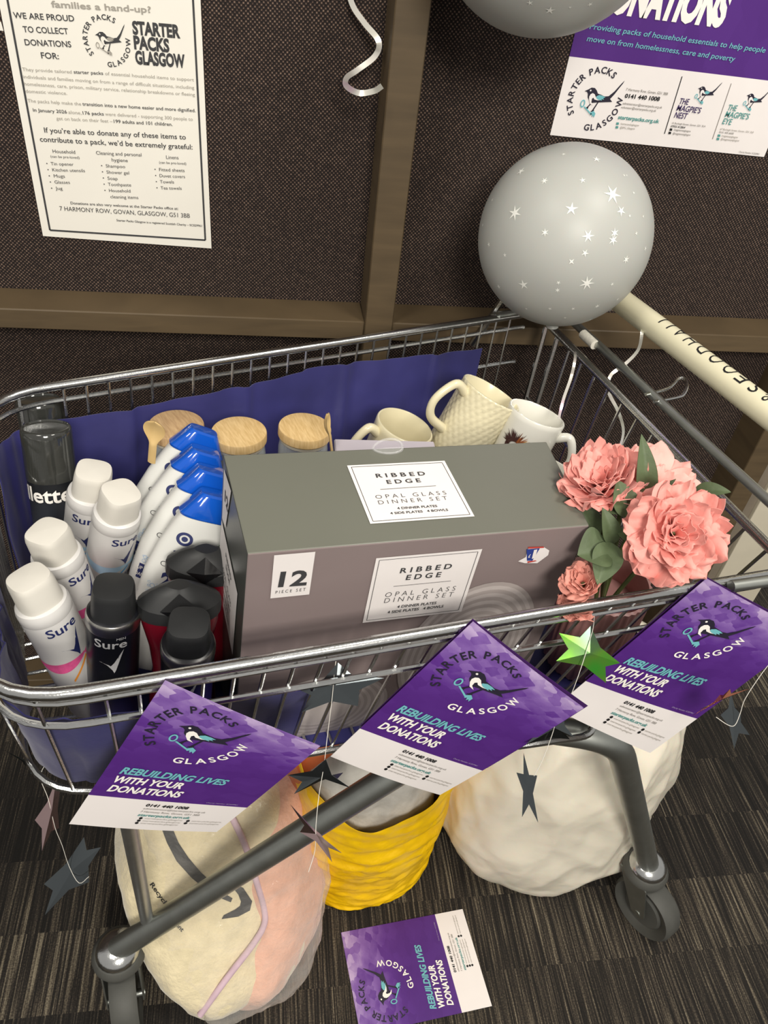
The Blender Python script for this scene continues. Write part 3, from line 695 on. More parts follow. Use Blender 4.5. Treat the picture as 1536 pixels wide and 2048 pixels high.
mb = MB(); PFR.quad(mb, [c2(108, 627), c2(85, 886), c2(318, 862), c2(355, 606)], 0, 0.0008); PFR.text(mb, '12', c2(130, 814), c2(300, 802), 30, 1, 0.03, lift=.0012); PFR.text(mb, 'P I E C E   S E T', c2(115, 856), c2(295, 838), 6, 1, 0, lift=.0012)
link('piece_count_tag', mb, [M_CARD, M_INK], BOX, 0)
mb = MB(); PLF.quad(mb, [(445, 1040), (436.7, 1158), (466.7, 1310), (476.7, 1187)], 0, 0.0008)
for t, f, w_, h_, bd in [('RIBBED', .20, .34, 5, .02), ('EDGE', .33, .24, 5, .02), ('OPAL GLASS', .53, .5, 5, 0), ('DINNER SET', .65, .5, 5, 0), ('4 DINNER PLATES', .78, .3, 3, .02), ('4 SIDE PLATES  4 BOWLS', .88, .42, 3, .02)]:
    A0, B0 = V((445, 1040)).lerp(V((436.7, 1158)), f), V((476.7, 1187)).lerp(V((466.7, 1310)), f)
    PLF.text(mb, t, A0.lerp(B0, .5-w_/2), A0.lerp(B0, .5+w_/2), h_*2.2, 1, bd, lift=0.0012)
link('side_label', mb, [M_CARD, M_INK], BOX, 0)
mb = MB(); PLF.quad(mb, [(450, 938), (446, 1036), (452.5, 1056), (464, 982)], 0, 0.0008); PLF.text(mb, '12', V((452, 1000)), V((458, 1025)), 26, 1, .03, lift=.0012); link('side_count_tag', mb, [M_CARD, M_INK], BOX, 0)
mb = MB()
def c3(x, y): return (1024+x/3, 900+y/3)
PFR.quad(mb, [c3(35, 665), c3(75, 676), c3(150, 676), c3(215, 628), c3(222, 600), c3(190, 580), c3(95, 590), c3(80, 640)], 0, .0006)
PFR.quad(mb, [c3(85, 592), c3(88, 660), c3(120, 660), c3(165, 585)], 1, .0009); PFR.quad(mb, [c3(95, 578), c3(95, 588), c3(190, 583), c3(188, 575)], 2, .0009); PFR.quad(mb, [c3(90, 664), c3(92, 674), c3(146, 662), c3(140, 658)], 2, .0009)
PFR.text(mb, '£', c3(93, 640), c3(105, 638), 6, 0, .03, lift=.0012); PFR.text(mb, '1', c3(116, 644), c3(136, 640), 16, 0, .04, lift=.0012)
link('torn_price_sticker', mb, [M_CARD, mat('flag_blue', (44, 62, 138), .5), mat('flag_red', (190, 66, 58), .5)], BOX, 0)
# clear hang tab looping over the top edge
M_CLEAR = film_mat('clear_plastic', (235, 235, 235), 0.25, 0.12, 0.08, 0.3, 90)
bk_n = V((AN.x, AN.y, 0)); e0 = at_plane(775, 897, BC[(0, 1, 1)], top_n)
mb = MB(); exx = (BC[(1, 1, 1)]-BC[(0, 1, 1)]).normalized(); eyy = top_n.cross(exx)
ring = [e0+exx*(0.014*math.cos(t))+eyy*(-0.008*abs(math.sin(t)) if math.sin(t) < 0 else 0)+top_n*(0.011*math.sin(t) if math.sin(t) > 0 else 0.001) for t in [2*PI*k/28 for k in range(28)]]
mb.tube(ring, 0.0012, 6, closed=True)
mb.add([e0+top_n*0.0012]+[p for p in ring], [(0, 1+k, 1+(k+1) % 28) for k in range(14, 28)]); link('hang_tab', mb, M_CLEAR, BOX)

# ================================================================== TOILETRIES
def base_pt(T, px, L):
    d = ray(*px); v = CAM-T; a = d.dot(d); b = 2*d.dot(v); c = v.dot(v)-L*L; disc = max(0, b*b-4*a*c)
    return CAM+d*((-b+math.sqrt(disc))/(2*a))
def pose(B, T, roll=0.0, face=None):
    z = (T-B).normalized(); f = (face if face else (CAM-B)); x = (f-z*f.dot(z)).normalized()
    y = z.cross(x); r = math.radians(roll); x2 = x*math.cos(r)+y*math.sin(r); y2 = z.cross(x2)
    return Matrix(((x2.x, y2.x, z.x, B.x), (x2.y, y2.y, z.y, B.y), (x2.z, y2.z, z.z, B.z), (0, 0, 0, 1)))
def cyl(R): return lambda u, v: V((R*math.cos(u/R), R*math.sin(u/R), v))
def zmat(name, stops, rough=0.35, metal=0.0):
    # colour printed along the height of the pack
    m = bpy.data.materials.new(name); m.use_nodes = True; nt = m.node_tree; b = nt.nodes['Principled BSDF']
    tc = nt.nodes.new('ShaderNodeTexCoord'); s = nt.nodes.new('ShaderNodeSeparateXYZ'); nt.links.new(tc.outputs['Object'], s.inputs[0])
    n = nt.nodes.new('ShaderNodeTexNoise'); n.inputs['Scale'].default_value = 60; nt.links.new(tc.outputs['Object'], n.inputs['Vector'])
    q = math_node(nt, 'ADD', math_node(nt, 'MULTIPLY', s.outputs['Z'], 5.0), math_node(nt, 'MULTIPLY', n.outputs['Fac'], 0.02))
    nt.links.new(ramp(nt, q, stops), b.inputs['Base Color']); b.inputs['Roughness'].default_value = rough; b.inputs['Metallic'].default_value = metal
    return m
M_WHITECAN = mat('white_can_enamel', (214, 212, 210), 0.32, 0, 0.01); M_WHITECAP = mat('white_cap_plastic', (216, 212, 203), 0.5, 0, 0.01)
M_PINK = mat('pink_print', (226, 92, 150), 0.4, 0, 0.18, 120); M_ORANGE = mat('orange_print', (232, 150, 60), 0.4); M_SKY = mat('sky_blue_print', (170, 205, 228), 0.4); M_CYAN = mat('cyan_print', (60, 160, 214), 0.4)
M_BLACKCAP = mat('black_cap_plastic', (40, 41, 42), 0.42, 0, 0.05); M_SILVER = mat('brushed_silver', (190, 188, 182), 0.3, 1.0, 0.06)
M_BLACKCAN = zmat('black_to_violet_can', [(0.0, (150, 146, 168)), (0.10, (96, 86, 140)), (0.22, (40, 34, 74)), (0.36, (20, 21, 26))], 0.3)
M_VIOLETCAN = zmat('violet_can', [(0.0, (120, 112, 170)), (0.25, (70, 58, 140)), (0.50, (44, 38, 98)), (0.56, (22, 22, 28))], 0.3)
def squircle(a, i):
    c, s = abs(math.cos(a)), abs(math.sin(a)); return 1.0/((c**3.2+s**3.2)**(1/3.2))*0.93
def strip(mb, R, zf0, zf1, a0, a1, n, mi):
    mp = cyl(R)
    for k in range(n):
        t0, t1 = k/n, (k+1)/n; u0, u1 = R*(a0+(a1-a0)*t0), R*(a0+(a1-a0)*t1)
        mb.add([mp(u0, zf0(t0)), mp(u1, zf0(t1)), mp(u1, zf1(t1)), mp(u0, zf1(t0))], [(0, 1, 2, 3)], mi)
CANR = 0.0228
def spray_can(label, top, bpx, zt, roll, kind, L=0.1712, group='deodorant spray cans'):
    T = at_z(top[0], top[1], zt); B = base_pt(T, bpx, L); M = pose(B, T, roll)
    t = thing('deodorant_can', label, 'deodorant', M=M, group=group)
    dark = kind in ('black', 'violet'); R = CANR
    mb = MB(); mb.lathe([(R*0.86, 0), (R*0.97, 0.0015), (R, 0.004), (R, 0.1290)], 44)
    mb.lathe([(R, 0.1291), (R*1.01, 0.1295), (R*1.01, 0.1375), (R*0.96, 0.1415), (R*0.84, 0.1430)], 44, cap0=False)
    link('body', mb, {'black': M_BLACKCAN, 'violet': M_VIOLETCAN}.get(kind, M_WHITECAN), t, world=False)
    if dark:
        mb = MB(); mb.lathe([(R*1.012, 0.1295), (R*1.02, 0.1305), (R*1.02, 0.1375), (R*0.985, 0.1410), (R*0.96, 0.1417)], 44, cap0=False, cap1=False); link('metal_band', mb, M_SILVER, t, world=False)
    mb = MB(); cb, ct = R*0.85, R*0.79
    mb.lathe([(cb, 0.1425), (cb*0.99, 0.1470), (ct*1.04, 0.1640), (ct*1.0, 0.1685), (ct*0.96, 0.1702), (ct*0.6, 0.1714), (0.0, 0.1717)], 44, sq=lambda a, i: squircle(a, i) if i > 1 else (squircle(a, i)+1)/2, cap1=False)
    link('cap', mb, M_BLACKCAP if dark else M_WHITECAP, t, world=False)
    mb = MB(); mp = cyl(R+0.0003)
    put_text(mb, 'Sure', mp, 0, 0.1165, 0.0100, 0.0285, 'C', 0, 0.015, sub=0.004)
    if dark: put_text(mb, 'MEN', mp, 0.009, 0.1265, 0.0030, None, 'C', 0, 0)
    tri_poly(mb, [(x_, y_+.032) for x_, y_ in [(-.010, .066), (-.003, .063), (.002, .056), (.0035, .052), (.0050, .056), (.0115, .082), (.0035, .066), (.0005, .0615)]], mp, 0)
    if kind in ('pink', 'blue'):
        put_text(mb, '48h', mp, 0.010, 0.064, 0.0062, 0.012, 'C', 1, -0.01); put_text(mb, 'BRIGHT', mp, 0.014, 0.050, 0.003, None, 'C', 1, 0); put_text(mb, 'BOUQUET', mp, 0.014, 0.0440, 0.003, None, 'C', 1, 0)
        strip(mb, R+0.0002, lambda t_: 0.082-0.012*math.sin(PI*t_), lambda t_: 0.084-0.002*math.sin(PI*t_), -1.9, 0.35, 24, 2)
        strip(mb, R+0.0002, lambda t_: 0.081-0.006*math.sin(PI*t_), lambda t_: 0.083+0.020*t_, 0.35, 1.8, 16, 2)
        strip(mb, R+0.00035, lambda t_: 0.080-0.022*(1-t_)-0.002, lambda t_: 0.080-0.022*(1-t_)+0.0008, -0.5, 0.35, 12, 3)
    else: put_text(mb, '48h', mp, 0.0, 0.010, 0.006, 0.013, 'C', 0 if kind == 'violet' else 1, -0.01)
    inks = {'pink': [M_NAVYINK, M_PINK, M_PINK, M_ORANGE], 'blue': [M_NAVYINK, M_NAVYINK, M_SKY, M_CYAN]}.get(kind, [mat('silver_ink', (186, 186, 188), .4), M_INK, M_INK, M_INK])
    link('printed_label', mb, inks, t, 0, world=False)
    return t
spray_can('white deodorant can with pink band, frontmost of the white cans', (55, 1152), (188, 1400), 0.870, 12, 'pink')
spray_can('white deodorant can with pink band, standing behind the frontmost white can', (92, 1060), (190, 1290), 0.872, 36, 'pink')
spray_can('white deodorant can farthest back, touching the black shaving gel can', (188, 939), (160, 1165), 0.872, -4, 'blue')
spray_can('white deodorant can with blue square, leaning beside the shampoo bottles', (243, 982), (203, 1195), 0.876, 36, 'blue')
spray_can('black deodorant can with silver lettering and tick, beside the front white can', (227, 1170), (226, 1420), 0.868, -6, 'black')
spray_can('violet deodorant can with black cap, in front of the red shower gel', (378, 1243), (371, 1450), 0.862, -4, 'violet')

M_SMOKE = film_mat('smoky_clear_cap', (54, 55, 52), 0.2, 0.84, 0.10, 0.02, 5)
M_GELCAN = zmat('charcoal_gel_can', [(0.0, (70, 74, 84)), (0.3, (62, 66, 76)), (0.55, (24, 26, 30))], 0.3)
def gel_can(label, top, bpx, zt, roll):
    T = at_z(top[0], top[1], zt); R = 0.0238; B = base_pt(T, bpx, 0.172); M = pose(B, T, roll)
    t = thing('shaving_gel_can', label, 'shaving gel', M=M, group='shaving gel cans')
    mb = MB(); mb.lathe([(R*0.9, 0), (R*0.98, 0.002), (R, 0.005), (R, 0.120), (R*0.97, 0.126), (R*0.80, 0.131), (0, 0.132)], 48, cap1=False); link('body', mb, M_GELCAN, t, world=False)
    mb = MB(); mb.lathe([(R*0.45, 0.131), (R*0.45, 0.140), (R*0.3, 0.150), (R*0.28, 0.158), (0, 0.159)], 24, cap1=False); link('nozzle', mb, M_BLACKCAP, t, world=False)
    mb = MB(); mb.lathe([(R*1.03, 0.118), (R*1.03, 0.165), (R*1.01, 0.1695), (R*0.96, 0.1712), (R*0.90, 0.1718), (R*0.86, 0.1700), (R*0.3, 0.1692), (0, 0.169)], 48, cap0=False, cap1=False); link('clear_cap', mb, M_SMOKE, t, world=False)
    mb = MB(); put_text(mb, 'Gillette', cyl(R+0.0004), 0, 0.098, 0.0165, 0.074, 'C', 0, 0.022, 0.0, sub=0.004); link('lettering', mb, M_WHITEINK, t, 0, world=False)
gel_can('black shaving gel can with clear cap, nearer one with white lettering to the front', (91, 852), (128, 1150), 0.888, -46)
gel_can('black shaving gel can with clear cap, rear one in the far front corner', (76, 797), (132, 1080), 0.868, 55)

def ell(n): 
    def q(a, b, p=2.6): 
        out = []
        for k in range(n):
            t = 2*PI*k/n; c, s = math.cos(t), math.sin(t)
            out.append((a*math.copysign(abs(c)**(2/p), c), b*math.copysign(abs(s)**(2/p), s)))
        return out
    return q
def loft(mb, secs, n=48, mi=0, cap=True):
    # secs: (z, half thickness along x, half width along y, exponent, x offset)
    o = []; 
    for z, a, b, p, *dx in secs: o += [V((x+(dx[0] if dx else 0), y, z)) for x, y in ell(n)(a, b, p)]
    fs = [(i*n+k, i*n+(k+1) % n, (i+1)*n+(k+1) % n, (i+1)*n+k) for i in range(len(secs)-1) for k in range(n)]
    if cap: fs += [tuple(range(n-1, -1, -1)), tuple((len(secs)-1)*n+k for k in range(n))]
    mb.add(o, fs, mi)
M_SHAM = mat('shampoo_white_plastic', (216, 216, 212), 0.3, 0, 0.01); M_BLUECAP = mat('shampoo_blue_cap', (16, 84, 190), 0.12, 0, 0.05, 30, coat=0.6)
def shampoo(label, capc, bpx, z, i):
    T = at_z(capc[0], capc[1], z); L = 0.170; B = base_pt(T, bpx, L); M = pose(B, T, 4, face=-AN*1.0-AX*0.12+V((0, 0, 0.4)))
    t = thing('shampoo_bottle', label, 'shampoo', M=M, group='shampoo bottles with blue caps')
    secs = [(0, .014, .036, 2.6), (.003, .0165, .040, 2.6), (.03, .0175, .0435, 2.4), (.07, .0175, .0465, 2.3), (.105, .0172, .0455, 2.3), (.135, .0168, .0395, 2.4), (.157, .0162, .0325, 2.6), (.1685, .0158, .0285, 2.8)]
    mb = MB(); loft(mb, secs); link('bottle', mb, M_SHAM, t, world=False)
    mb = MB(); loft(mb, [(.1690, .0160, .0290, 3.0), (.171, .0165, .0295, 3.2), (.183, .0148, .0215, 4), (.1925, .0130, .0160, 4), (.1945, .0110, .0145, 4), (.195, .006, .010, 4)]); link('flip_cap', mb, M_BLUECAP, t, 30, world=False)
    mb = MB()
    def half(z):
        for (z0, a0, b0, p0), (z1, a1, b1, p1) in zip(secs, secs[1:]):
            if z0 <= z <= z1: f = (z-z0)/(z1-z0); return a0+(a1-a0)*f, b0+(b1-b0)*f, p0+(p1-p0)*f
        return secs[-1][1:4]
    def mp(u, v):
        a, b, p = half(v); u = max(-b*.995, min(b*.995, u)); return V((a*(1-abs(u/b)**p)**(1/p)+0.0004, u, v))
    E = (-0.019, 0.147)                                        # round blue swirl
    for k in range(24):
        a, b = 2*PI*k/24, 2*PI*(k+1)/24
        for r0, r1, mi in ((0.0042, 0.0068, 0), (0.0, 0.0026, 0)):
            mb.add([mp(E[0]+r0*1.15*math.cos(a), E[1]+r0*math.sin(a)), mp(E[0]+r1*1.15*math.cos(a), E[1]+r1*math.sin(a)), mp(E[0]+r1*1.15*math.cos(b), E[1]+r1*math.sin(b)), mp(E[0]+r0*1.15*math.cos(b), E[1]+r0*math.sin(b))], [(0, 1, 2, 3)], 0)
    put_text(mb, 'head &', mp, -0.010, 0.1375, 0.0058, None, 'L', 0, 0.015); put_text(mb, 'shoulders', mp, -0.026, 0.1300, 0.0058, 0.046, 'L', 0, 0.015)
    put_text(mb, 'ANTI-DANDRUFF SHAMPOO', mp, -0.028, 0.1255, 0.0019, 0.030, 'L', 0, 0)
    put_text(mb, 'CLASSIC CLEAN', mp, -0.034, 0.1150, 0.0056, 0.060, 'L', 2, -0.008); put_text(mb, '2in1', mp, -0.030, 0.0950, 0.0145, None, 'L', 0, 0.05)
    for u0, u1, v0, v1 in ((-0.046, -0.010, 0.066, 0.082),):
        for k in range(6):
            a, b = u0+(u1-u0)*k/6, u0+(u1-u0)*(k+1)/6; mb.add([mp(a, v0), mp(b, v0), mp(b, v1), mp(a, v1)], [(0, 1, 2, 3)], 0)
    mp2 = lambda u, v: mp(u, v)+V((0.0004, 0, 0))
    put_text(mb, 'UP TO 100%', mp2, -0.042, 0.0758, 0.0038, 0.024, 'L', 1, 0); put_text(mb, 'DANDRUFF FREE', mp2, -0.042, 0.0690, 0.0038, 0.028, 'L', 1, 0)
    for k in range(14):
        cx, cy, r = -0.040+0.02*random.random(), 0.085+0.012*random.random(), 0.0006+0.0014*random.random()
        for q in range(8):
            a, b = 2*PI*q/8, 2*PI*(q+1)/8
            mb.add([mp(cx+r*math.cos(a), cy+r*math.sin(a)), mp(cx+r*1.25*math.cos(a), cy+r*1.25*math.sin(a)), mp(cx+r*1.25*math.cos(b), cy+r*1.25*math.sin(b)), mp(cx+r*math.cos(b), cy+r*math.sin(b))], [(0, 1, 2, 3)], 4)
    put_text(mb, '3X', mp, 0.020, 0.143, 0.0048, None, 'C', 3, 0.02); put_text(mb, 'ACTION', mp, 0.020, 0.1385, 0.0026, None, 'C', 3, 0.0)
    for k in range(18):
        a, b = 2*PI*k/24+.6, 2*PI*(k+1)/24+.6
        mb.add([mp(.020+.0072*math.cos(a), .142+.0085*math.sin(a)), mp(.020+.0079*math.cos(a), .142+.0093*math.sin(a)), mp(.020+.0079*math.cos(b), .142+.0093*math.sin(b)), mp(.020+.0072*math.cos(b), .142+.0085*math.sin(b))], [(0, 1, 2, 3)], 3)
    link('printed_label', mb, [M_NAVYINK, M_WHITEINK, M_INK, mat('green_ink', (70, 140, 84), .5), mat('pale_blue_ink', (150, 180, 214), .5)], t, 0, world=False)
for i, (c, b, z, lab) in enumerate([((418, 1032), (325, 1330), 0.850, 'white shampoo bottle with blue cap, frontmost of the leaning row, label in full view'), ((410, 982), (312, 1265), 0.851, 'white shampoo bottle with blue cap, second from the front of the leaning row'), ((396, 942), (296, 1215), 0.850, 'white shampoo bottle with blue cap, third from the front of the leaning row'), ((392, 900), (288, 1165), 0.852, 'white shampoo bottle with blue cap, rearmost of the row beside the wooden spoon')]):
    shampoo(lab, c, b, z, i)

M_RED = mat('red_shower_gel', (112, 16, 32), 0.22, 0, 0.06, coat=0.5)
def shower_gel(label, top, bpx, z, roll):
    T = at_z(top[0], top[1], z); B = base_pt(T, bpx, 0.165); M = pose(B, T, roll)
    t = thing('shower_gel_bottle', label, 'shower gel', M=M, group='red shower gel bottles')
    mb = MB(); loft(mb, [(0, .016, .029, 2.6), (.003, .019, .032, 2.6), (.03, .020, .031, 2.5), (.07, .0185, .026, 2.4), (.10, .019, .0285, 2.4), (.128, .0205, .0335, 2.5), (.136, .0205, .0335, 2.6)]); link('bottle', mb, M_RED, t, world=False)
    mb = MB(); loft(mb, [(.1365, .0215, .0355, 2.4), (.139, .022, .0365, 2.2), (.149, .0215, .0360, 2.0), (.160, .0135, .0235, 1.6), (.164, .0095, .0150, 1.5), (.1655, .007, .011, 1.5)], 24); link('cap', mb, M_BLACKCAP, t, 18, world=False)
    mb = MB(); P = [(.0225, 0, .141), (.0195, -.0165, .1525), (.0125, 0, .1655), (.0195, .0165, .1525)]; c_ = (.0228, 0, .1535)
    mb.add([c_]+P, [(0, 2, 1), (0, 3, 2), (0, 4, 3), (0, 1, 4)][::-1]); mb.f = [tuple(reversed(f)) for f in mb.f]; link('diamond_facet', mb, mat('gloss_black', (20, 20, 21), 0.12), t, 0, world=False)
    mb = MB(); mb.add([(.0205, -.006, .110), (.0205, .008, .110), (.0205, .008, .122), (.0205, -.006, .122)], [(0, 1, 2, 3)]); link('label_patch', mb, M_PAPER, t, 0, world=False)
shower_gel('red shower gel bottle with faceted black cap, in front of the shampoo label', (358, 1170), (366, 1420), 0.858, 0)
shower_gel('red shower gel bottle with black cap, half hidden against the dinner set box', (412, 1098), (398, 1330), 0.850, 0)

# ================================================================== JARS WITH BAMBOO LIDS, SPOONS
M_BAMBOO = wood_mat('bamboo', (206, 170, 112), (232, 200, 146), (70, 500, 70), 0.5); M_SPOONW = wood_mat('pale_wood', (206, 172, 112), (220, 188, 130), (90, 90, 25), 0.5)
M_OAK = wood_mat('oak_lid', (168, 134, 96), (200, 168, 126), (60, 420, 60), 0.55)
M_GLASS = film_mat('clear_jar_glass', (226, 232, 232), 0.35, 0.07, 0.04, 0.0, 10)
def jar(label, c, z, r, lidm, tilt=0.0, h=0.15):
    T = at_z(c[0], c[1], z); zz = (V((0, 0, 1))+AX*tilt[0]+AN*tilt[1]).normalized() if tilt else V((0, 0, 1))
    B = T-zz*(h+0.012); M = pose(B, T, 20)
    t = thing('storage_jar', label, 'jar', M=M, group='glass jars with wooden lids')
    mb = MB(); mb.lathe([(0, .002), (r*.88, .002), (r*.95, .006), (r*.95, h*.9), (r*.90, h-.004), (r*.90, h), (r*.84, h), (r*.84, h-.004), (r*.89, h*.9), (r*.89, .008), (0, .006)], 40, cap0=False, cap1=False); link('glass_body', mb, M_GLASS, t, world=False)
    mb = MB(); mb.lathe([(r*.86, h-.005), (r*.93, h-.004), (r*.95, h-.001), (r*.86, h+.001)], 40, cap0=False, cap1=False); link('seal_ring', mb, mat('clear_silicone', (214, 206, 188), .35), t, world=False)
    mb = MB(); mb.lathe([(0, h), (r*.97, h), (r, h+.0015), (r, h+.0100), (r*.98, h+.0115), (r*.95, h+.012), (0, h+.012)], 48, cap0=False, cap1=False); link('lid', mb, lidm, t, 30, world=False)
    return t, M, h
jar('glass jar with oak lid, behind the rearmost shampoo bottle', (352, 848), 0.862, 0.0300, M_OAK, (0, 0.03))
jar('glass jar with round bamboo lid, between the other two jars', (478, 862), 0.862, 0.0302, M_BAMBOO, (0, 0.02))
jar('glass jar with round bamboo lid, on the right beside the cream mugs', (610, 853), 0.862, 0.0296, M_BAMBOO, (0.05, 0.02))
def spoon(label, bowl, tip, depth_b, depth_t, wpx, facing, edge=0.35):
    a, b = at_d(*bowl, depth_b), at_d(*tip, depth_t); ax = (a-b).normalized(); L = (a-b).length; n = facing-ax*facing.dot(ax); n.normalize(); s_ = ax.cross(n)
    mb = MB(); W_ = wpx/F_PX*depth_b/2; nu, nv = 28, 12
    prof = []
    def half(t):       # t 0 handle end .. 1 bowl tip
        if t < 0.45: return W_*0.36
        q = (t-0.45)/0.55; return W_*(0.36+0.64*math.sin(PI/2*min(1, q/0.62))**2)*math.sqrt(max(0, 1-max(0, (q-0.62)/0.38)**2.2))
    def fn(i, j, s2):
        t = i; w2 = max(half(t), 0.0002); u = (j*2-1); q = max(0, (t-0.45)/0.55)
        dish = -0.0035*math.sin(PI*min(1, q))*(1-u*u)
        return b+ax*(L*1.12*t)+s_*(w2*u)+n*(dish+s2*0.0014*(1-u*u*0.9))
    mb.grid(lambda i, j: fn(i, j, 1), nu, nv); mb.grid(lambda i, j: fn(1-i, j, -1), nu, nv)
    o = link('wooden_spoon', mb, M_SPOONW, None, 60); return tag(o, label, 'spoon', 'small wooden spoons clipped to the jars')
spoon('small wooden spoon facing outwards on the oak-lidded jar', (309, 852), (303, 925), .742, .775, 46, (CAM-at_z(309, 852, .86)).normalized()*0.7+V((-.2, -.2, .3)))
spoon('small wooden spoon seen edge-on at the right-hand jar', (656, 836), (664, 905), .79, .815, 36, V((0.95, -0.25, 0.35)))

# ================================================================== MUGS
M_CREAMGLZ = mat('cream_glaze', (226, 217, 184), 0.25, 0, 0.02, 30, coat=0.3); M_WHITEGLZ = mat('white_glaze', (232, 230, 220), 0.2, 0, 0.01, 30, coat=0.4)
def mug_mesh(R, h, lattice=False, taper=0.92, wall=0.003):
    mb = MB(); nz = 60 if lattice else 14; seg = 120 if lattice else 56; prof = []
    def q(a, i):
        if not lattice or i < 3 or i > nz: return 1.0
        v = i/nz*7.0; u = a/(2*PI)*26
        d = min(abs(((u+v) % 1)-.5), abs(((u-v) % 1)-.5)); return 1.0-0.035*max(0, 1-d*7)
    for i in range(nz+1):
        z = h*i/nz; prof.append((R*(taper+(1-taper)*(i/nz)**0.8)*(1-0.10*max(0, 1-i/3)), z))
    pre = [(0, 0.001)]
    prof2 = pre+prof+[(R-wall*.3, h+.0012), (R-wall*.8, h+.0012), (R-wall, h)]+[((R*(taper+(1-taper)*f**0.8)-wall), h*f) for f in (.8, .5, .2, .08)]+[(R*0.6, 0.005), (0, 0.0045)]
    mb.lathe(prof2, seg, sq=lambda a, i: q(a, i-1), cap0=False, cap1=False); return mb
def mug_handle(R, h, ang, out, top, botf, r=0.0045):
    c, s_ = math.cos(ang), math.sin(ang); P = [(R-0.002, h*top), (R+out*.55, h*top+.006), (R+out, h*(top*.62+botf*.38)), (R+out*.75, h*(botf+.12)), (R-0.004, h*botf)]
    path = smoothpath([V((x*c, x*s_, z)) for x, z in P], 8); mb = MB(); n = len(path); mb.tube(path, [r*(1.25-0.25*math.sin(PI*i/(n-1))) for i in range(n)], 12); return mb
def mug(label, rimc, z, axis, R, h, mats, lattice=False, hand=None, group='mugs', taper=.92, face=None):
    T = at_z(*rimc, z); ax = V(axis).normalized(); B = T-ax*h; M = pose(B, T, 0, face)
    t = thing('mug', label, 'mug', M=M, group=group)
    link('cup', mug_mesh(R, h, lattice, taper), mats, t, 50, world=False)
    if hand: link('mug_handle', mug_handle(R*.97, h, *hand), mats, t, 60, world=False)
    return t, M
mug('cream lattice mug leaning to the right on top of its twin', (983, 786), 0.868, AX*0.50+AN*0.05+V((0, 0, 1)), 0.0400, 0.092, M_CREAMGLZ, True, (PI*1.02, .034, .88, .30, .0050), face=AX)
mug('cream lattice mug underneath the leaning one, only its rim showing', (936, 868), 0.812, AX*-0.05+V((0, 0, 1)), 0.0420, 0.10, M_CREAMGLZ, True, None)
mug('plain cream mug between the right-hand jar and the lattice mugs', (810, 852), 0.832, AX*0.28+AN*-0.05+V((0, 0, 1)), 0.0365, 0.09, M_CREAMGLZ, False, (PI*1.02, .026, .86, .30, .0052), face=AX)
t, M4 = mug('white mug with a shaggy cow picture, behind the corner of the dinner set box', (1074, 828), 0.858, AX*0.30+AN*0.08+V((0, 0, 1)), 0.0365, 0.085, M_WHITEGLZ, False, (-0.75, .026, .80, .26, .0050), face=AX)
mb = MB(); Mi = M4.inverted(); hairs = random.Random(3)
def on_mug4(px, py):      # photo pixel to cup surface (angle, height)
    o_, d_ = Mi @ CAM, (Mi.to_3x3() @ ray(px, py)); R_ = 0.0362; a = d_.x**2+d_.y**2; b = 2*(o_.x*d_.x+o_.y*d_.y); c = o_.x**2+o_.y**2-R_*R_; disc = max(0, b*b-4*a*c)
    p = o_+d_*((-b-math.sqrt(disc))/(2*a)); return math.atan2(p.y, p.x), p.z
a0, z0 = on_mug4(1030, 884)
def cm(u, v): a = a0+u/0.0367; return V((0.0367*math.cos(a), 0.0367*math.sin(a), z0+v))
tri_poly(mb, [(.012*math.cos(k*PI/8), .010*math.sin(k*PI/8)-.006) for k in range(16)], cm, 0)
for k in range(46):
    a = PI*(0.02+0.96*k/45); r1 = .010+.006*hairs.random(); w_ = .0012; ox, oy = .006*math.cos(a), .004*math.sin(a)-.004
    P = [(ox-w_*math.sin(a), oy+w_*math.cos(a)), (ox+w_*math.sin(a), oy-w_*math.cos(a)), (ox+r1*math.cos(a+hairs.uniform(-.3, .3)), oy+r1*math.sin(a))]
    tri_poly(mb, P, lambda u, v: cm(u, v)*1.0, 1 if k < 22 and k % 3 else (2 if k < 14 else 0))
link('cow_picture', mb, [mat('dark_brown_print', (66, 40, 36), .4), mat('ginger_print', (150, 84, 44), .4), mat('yellow_print', (214, 160, 60), .4)], t, 0, world=False)
mug('white mug low behind the flowers, only its rim showing', (1092, 945), 0.812, AX*0.10+V((0, 0, 1)), 0.0340, 0.08, M_WHITEGLZ)
# pale lilac carton behind the dinner set box
c1, c2_, c4 = at_z(668, 877, .838), at_z(868, 882, .838), at_z(704, 912, .838)
mb = MB(); ex = (c2_-c1).normalized(); ey = V((-ex.y, ex.x, 0)); Wd = (c2_-c1).length
Mx = Matrix(((ex.x, ey.x, 0, c1.x), (ex.y, ey.y, 0, c1.y), (0, 0, 1, 0.672), (0, 0, 0, 1)))
CART = thing('small_carton', 'pale lilac carton tucked behind the dinner set box', 'box', M=Mx)
mb.bbox((0, -0.042, 0), (Wd, 0, .838-.672), .0015); link('carton', mb, mat('pale_lilac_card', (206, 198, 208), .45, 0, .02), CART, 30, world=False)
mb = MB(); 
for r0 in (.008,):
    for k in range(20):
        a, b = PI*k/20, PI*(k+1)/20; o_ = V((Wd*.80, -.030, .1665)); mb.add([o_+V((r0*math.cos(a), r0*math.sin(a), 0)), o_+V(((r0+.0006)*math.cos(a), (r0+.0006)*math.sin(a), 0)), o_+V(((r0+.0006)*math.cos(b), (r0+.0006)*math.sin(b), 0)), o_+V((r0*math.cos(b), r0*math.sin(b), 0))], [(0, 1, 2, 3)])
mb.add([V((Wd*.80-.014, -.0305, .1665)), V((Wd*.80+.014, -.0305, .1665)), V((Wd*.80+.014, -.0300, .1665)), V((Wd*.80-.014, -.0300, .1665))], [(0, 1, 2, 3)])
link('printed_mark', mb, M_INKMID, CART, 0, world=False)

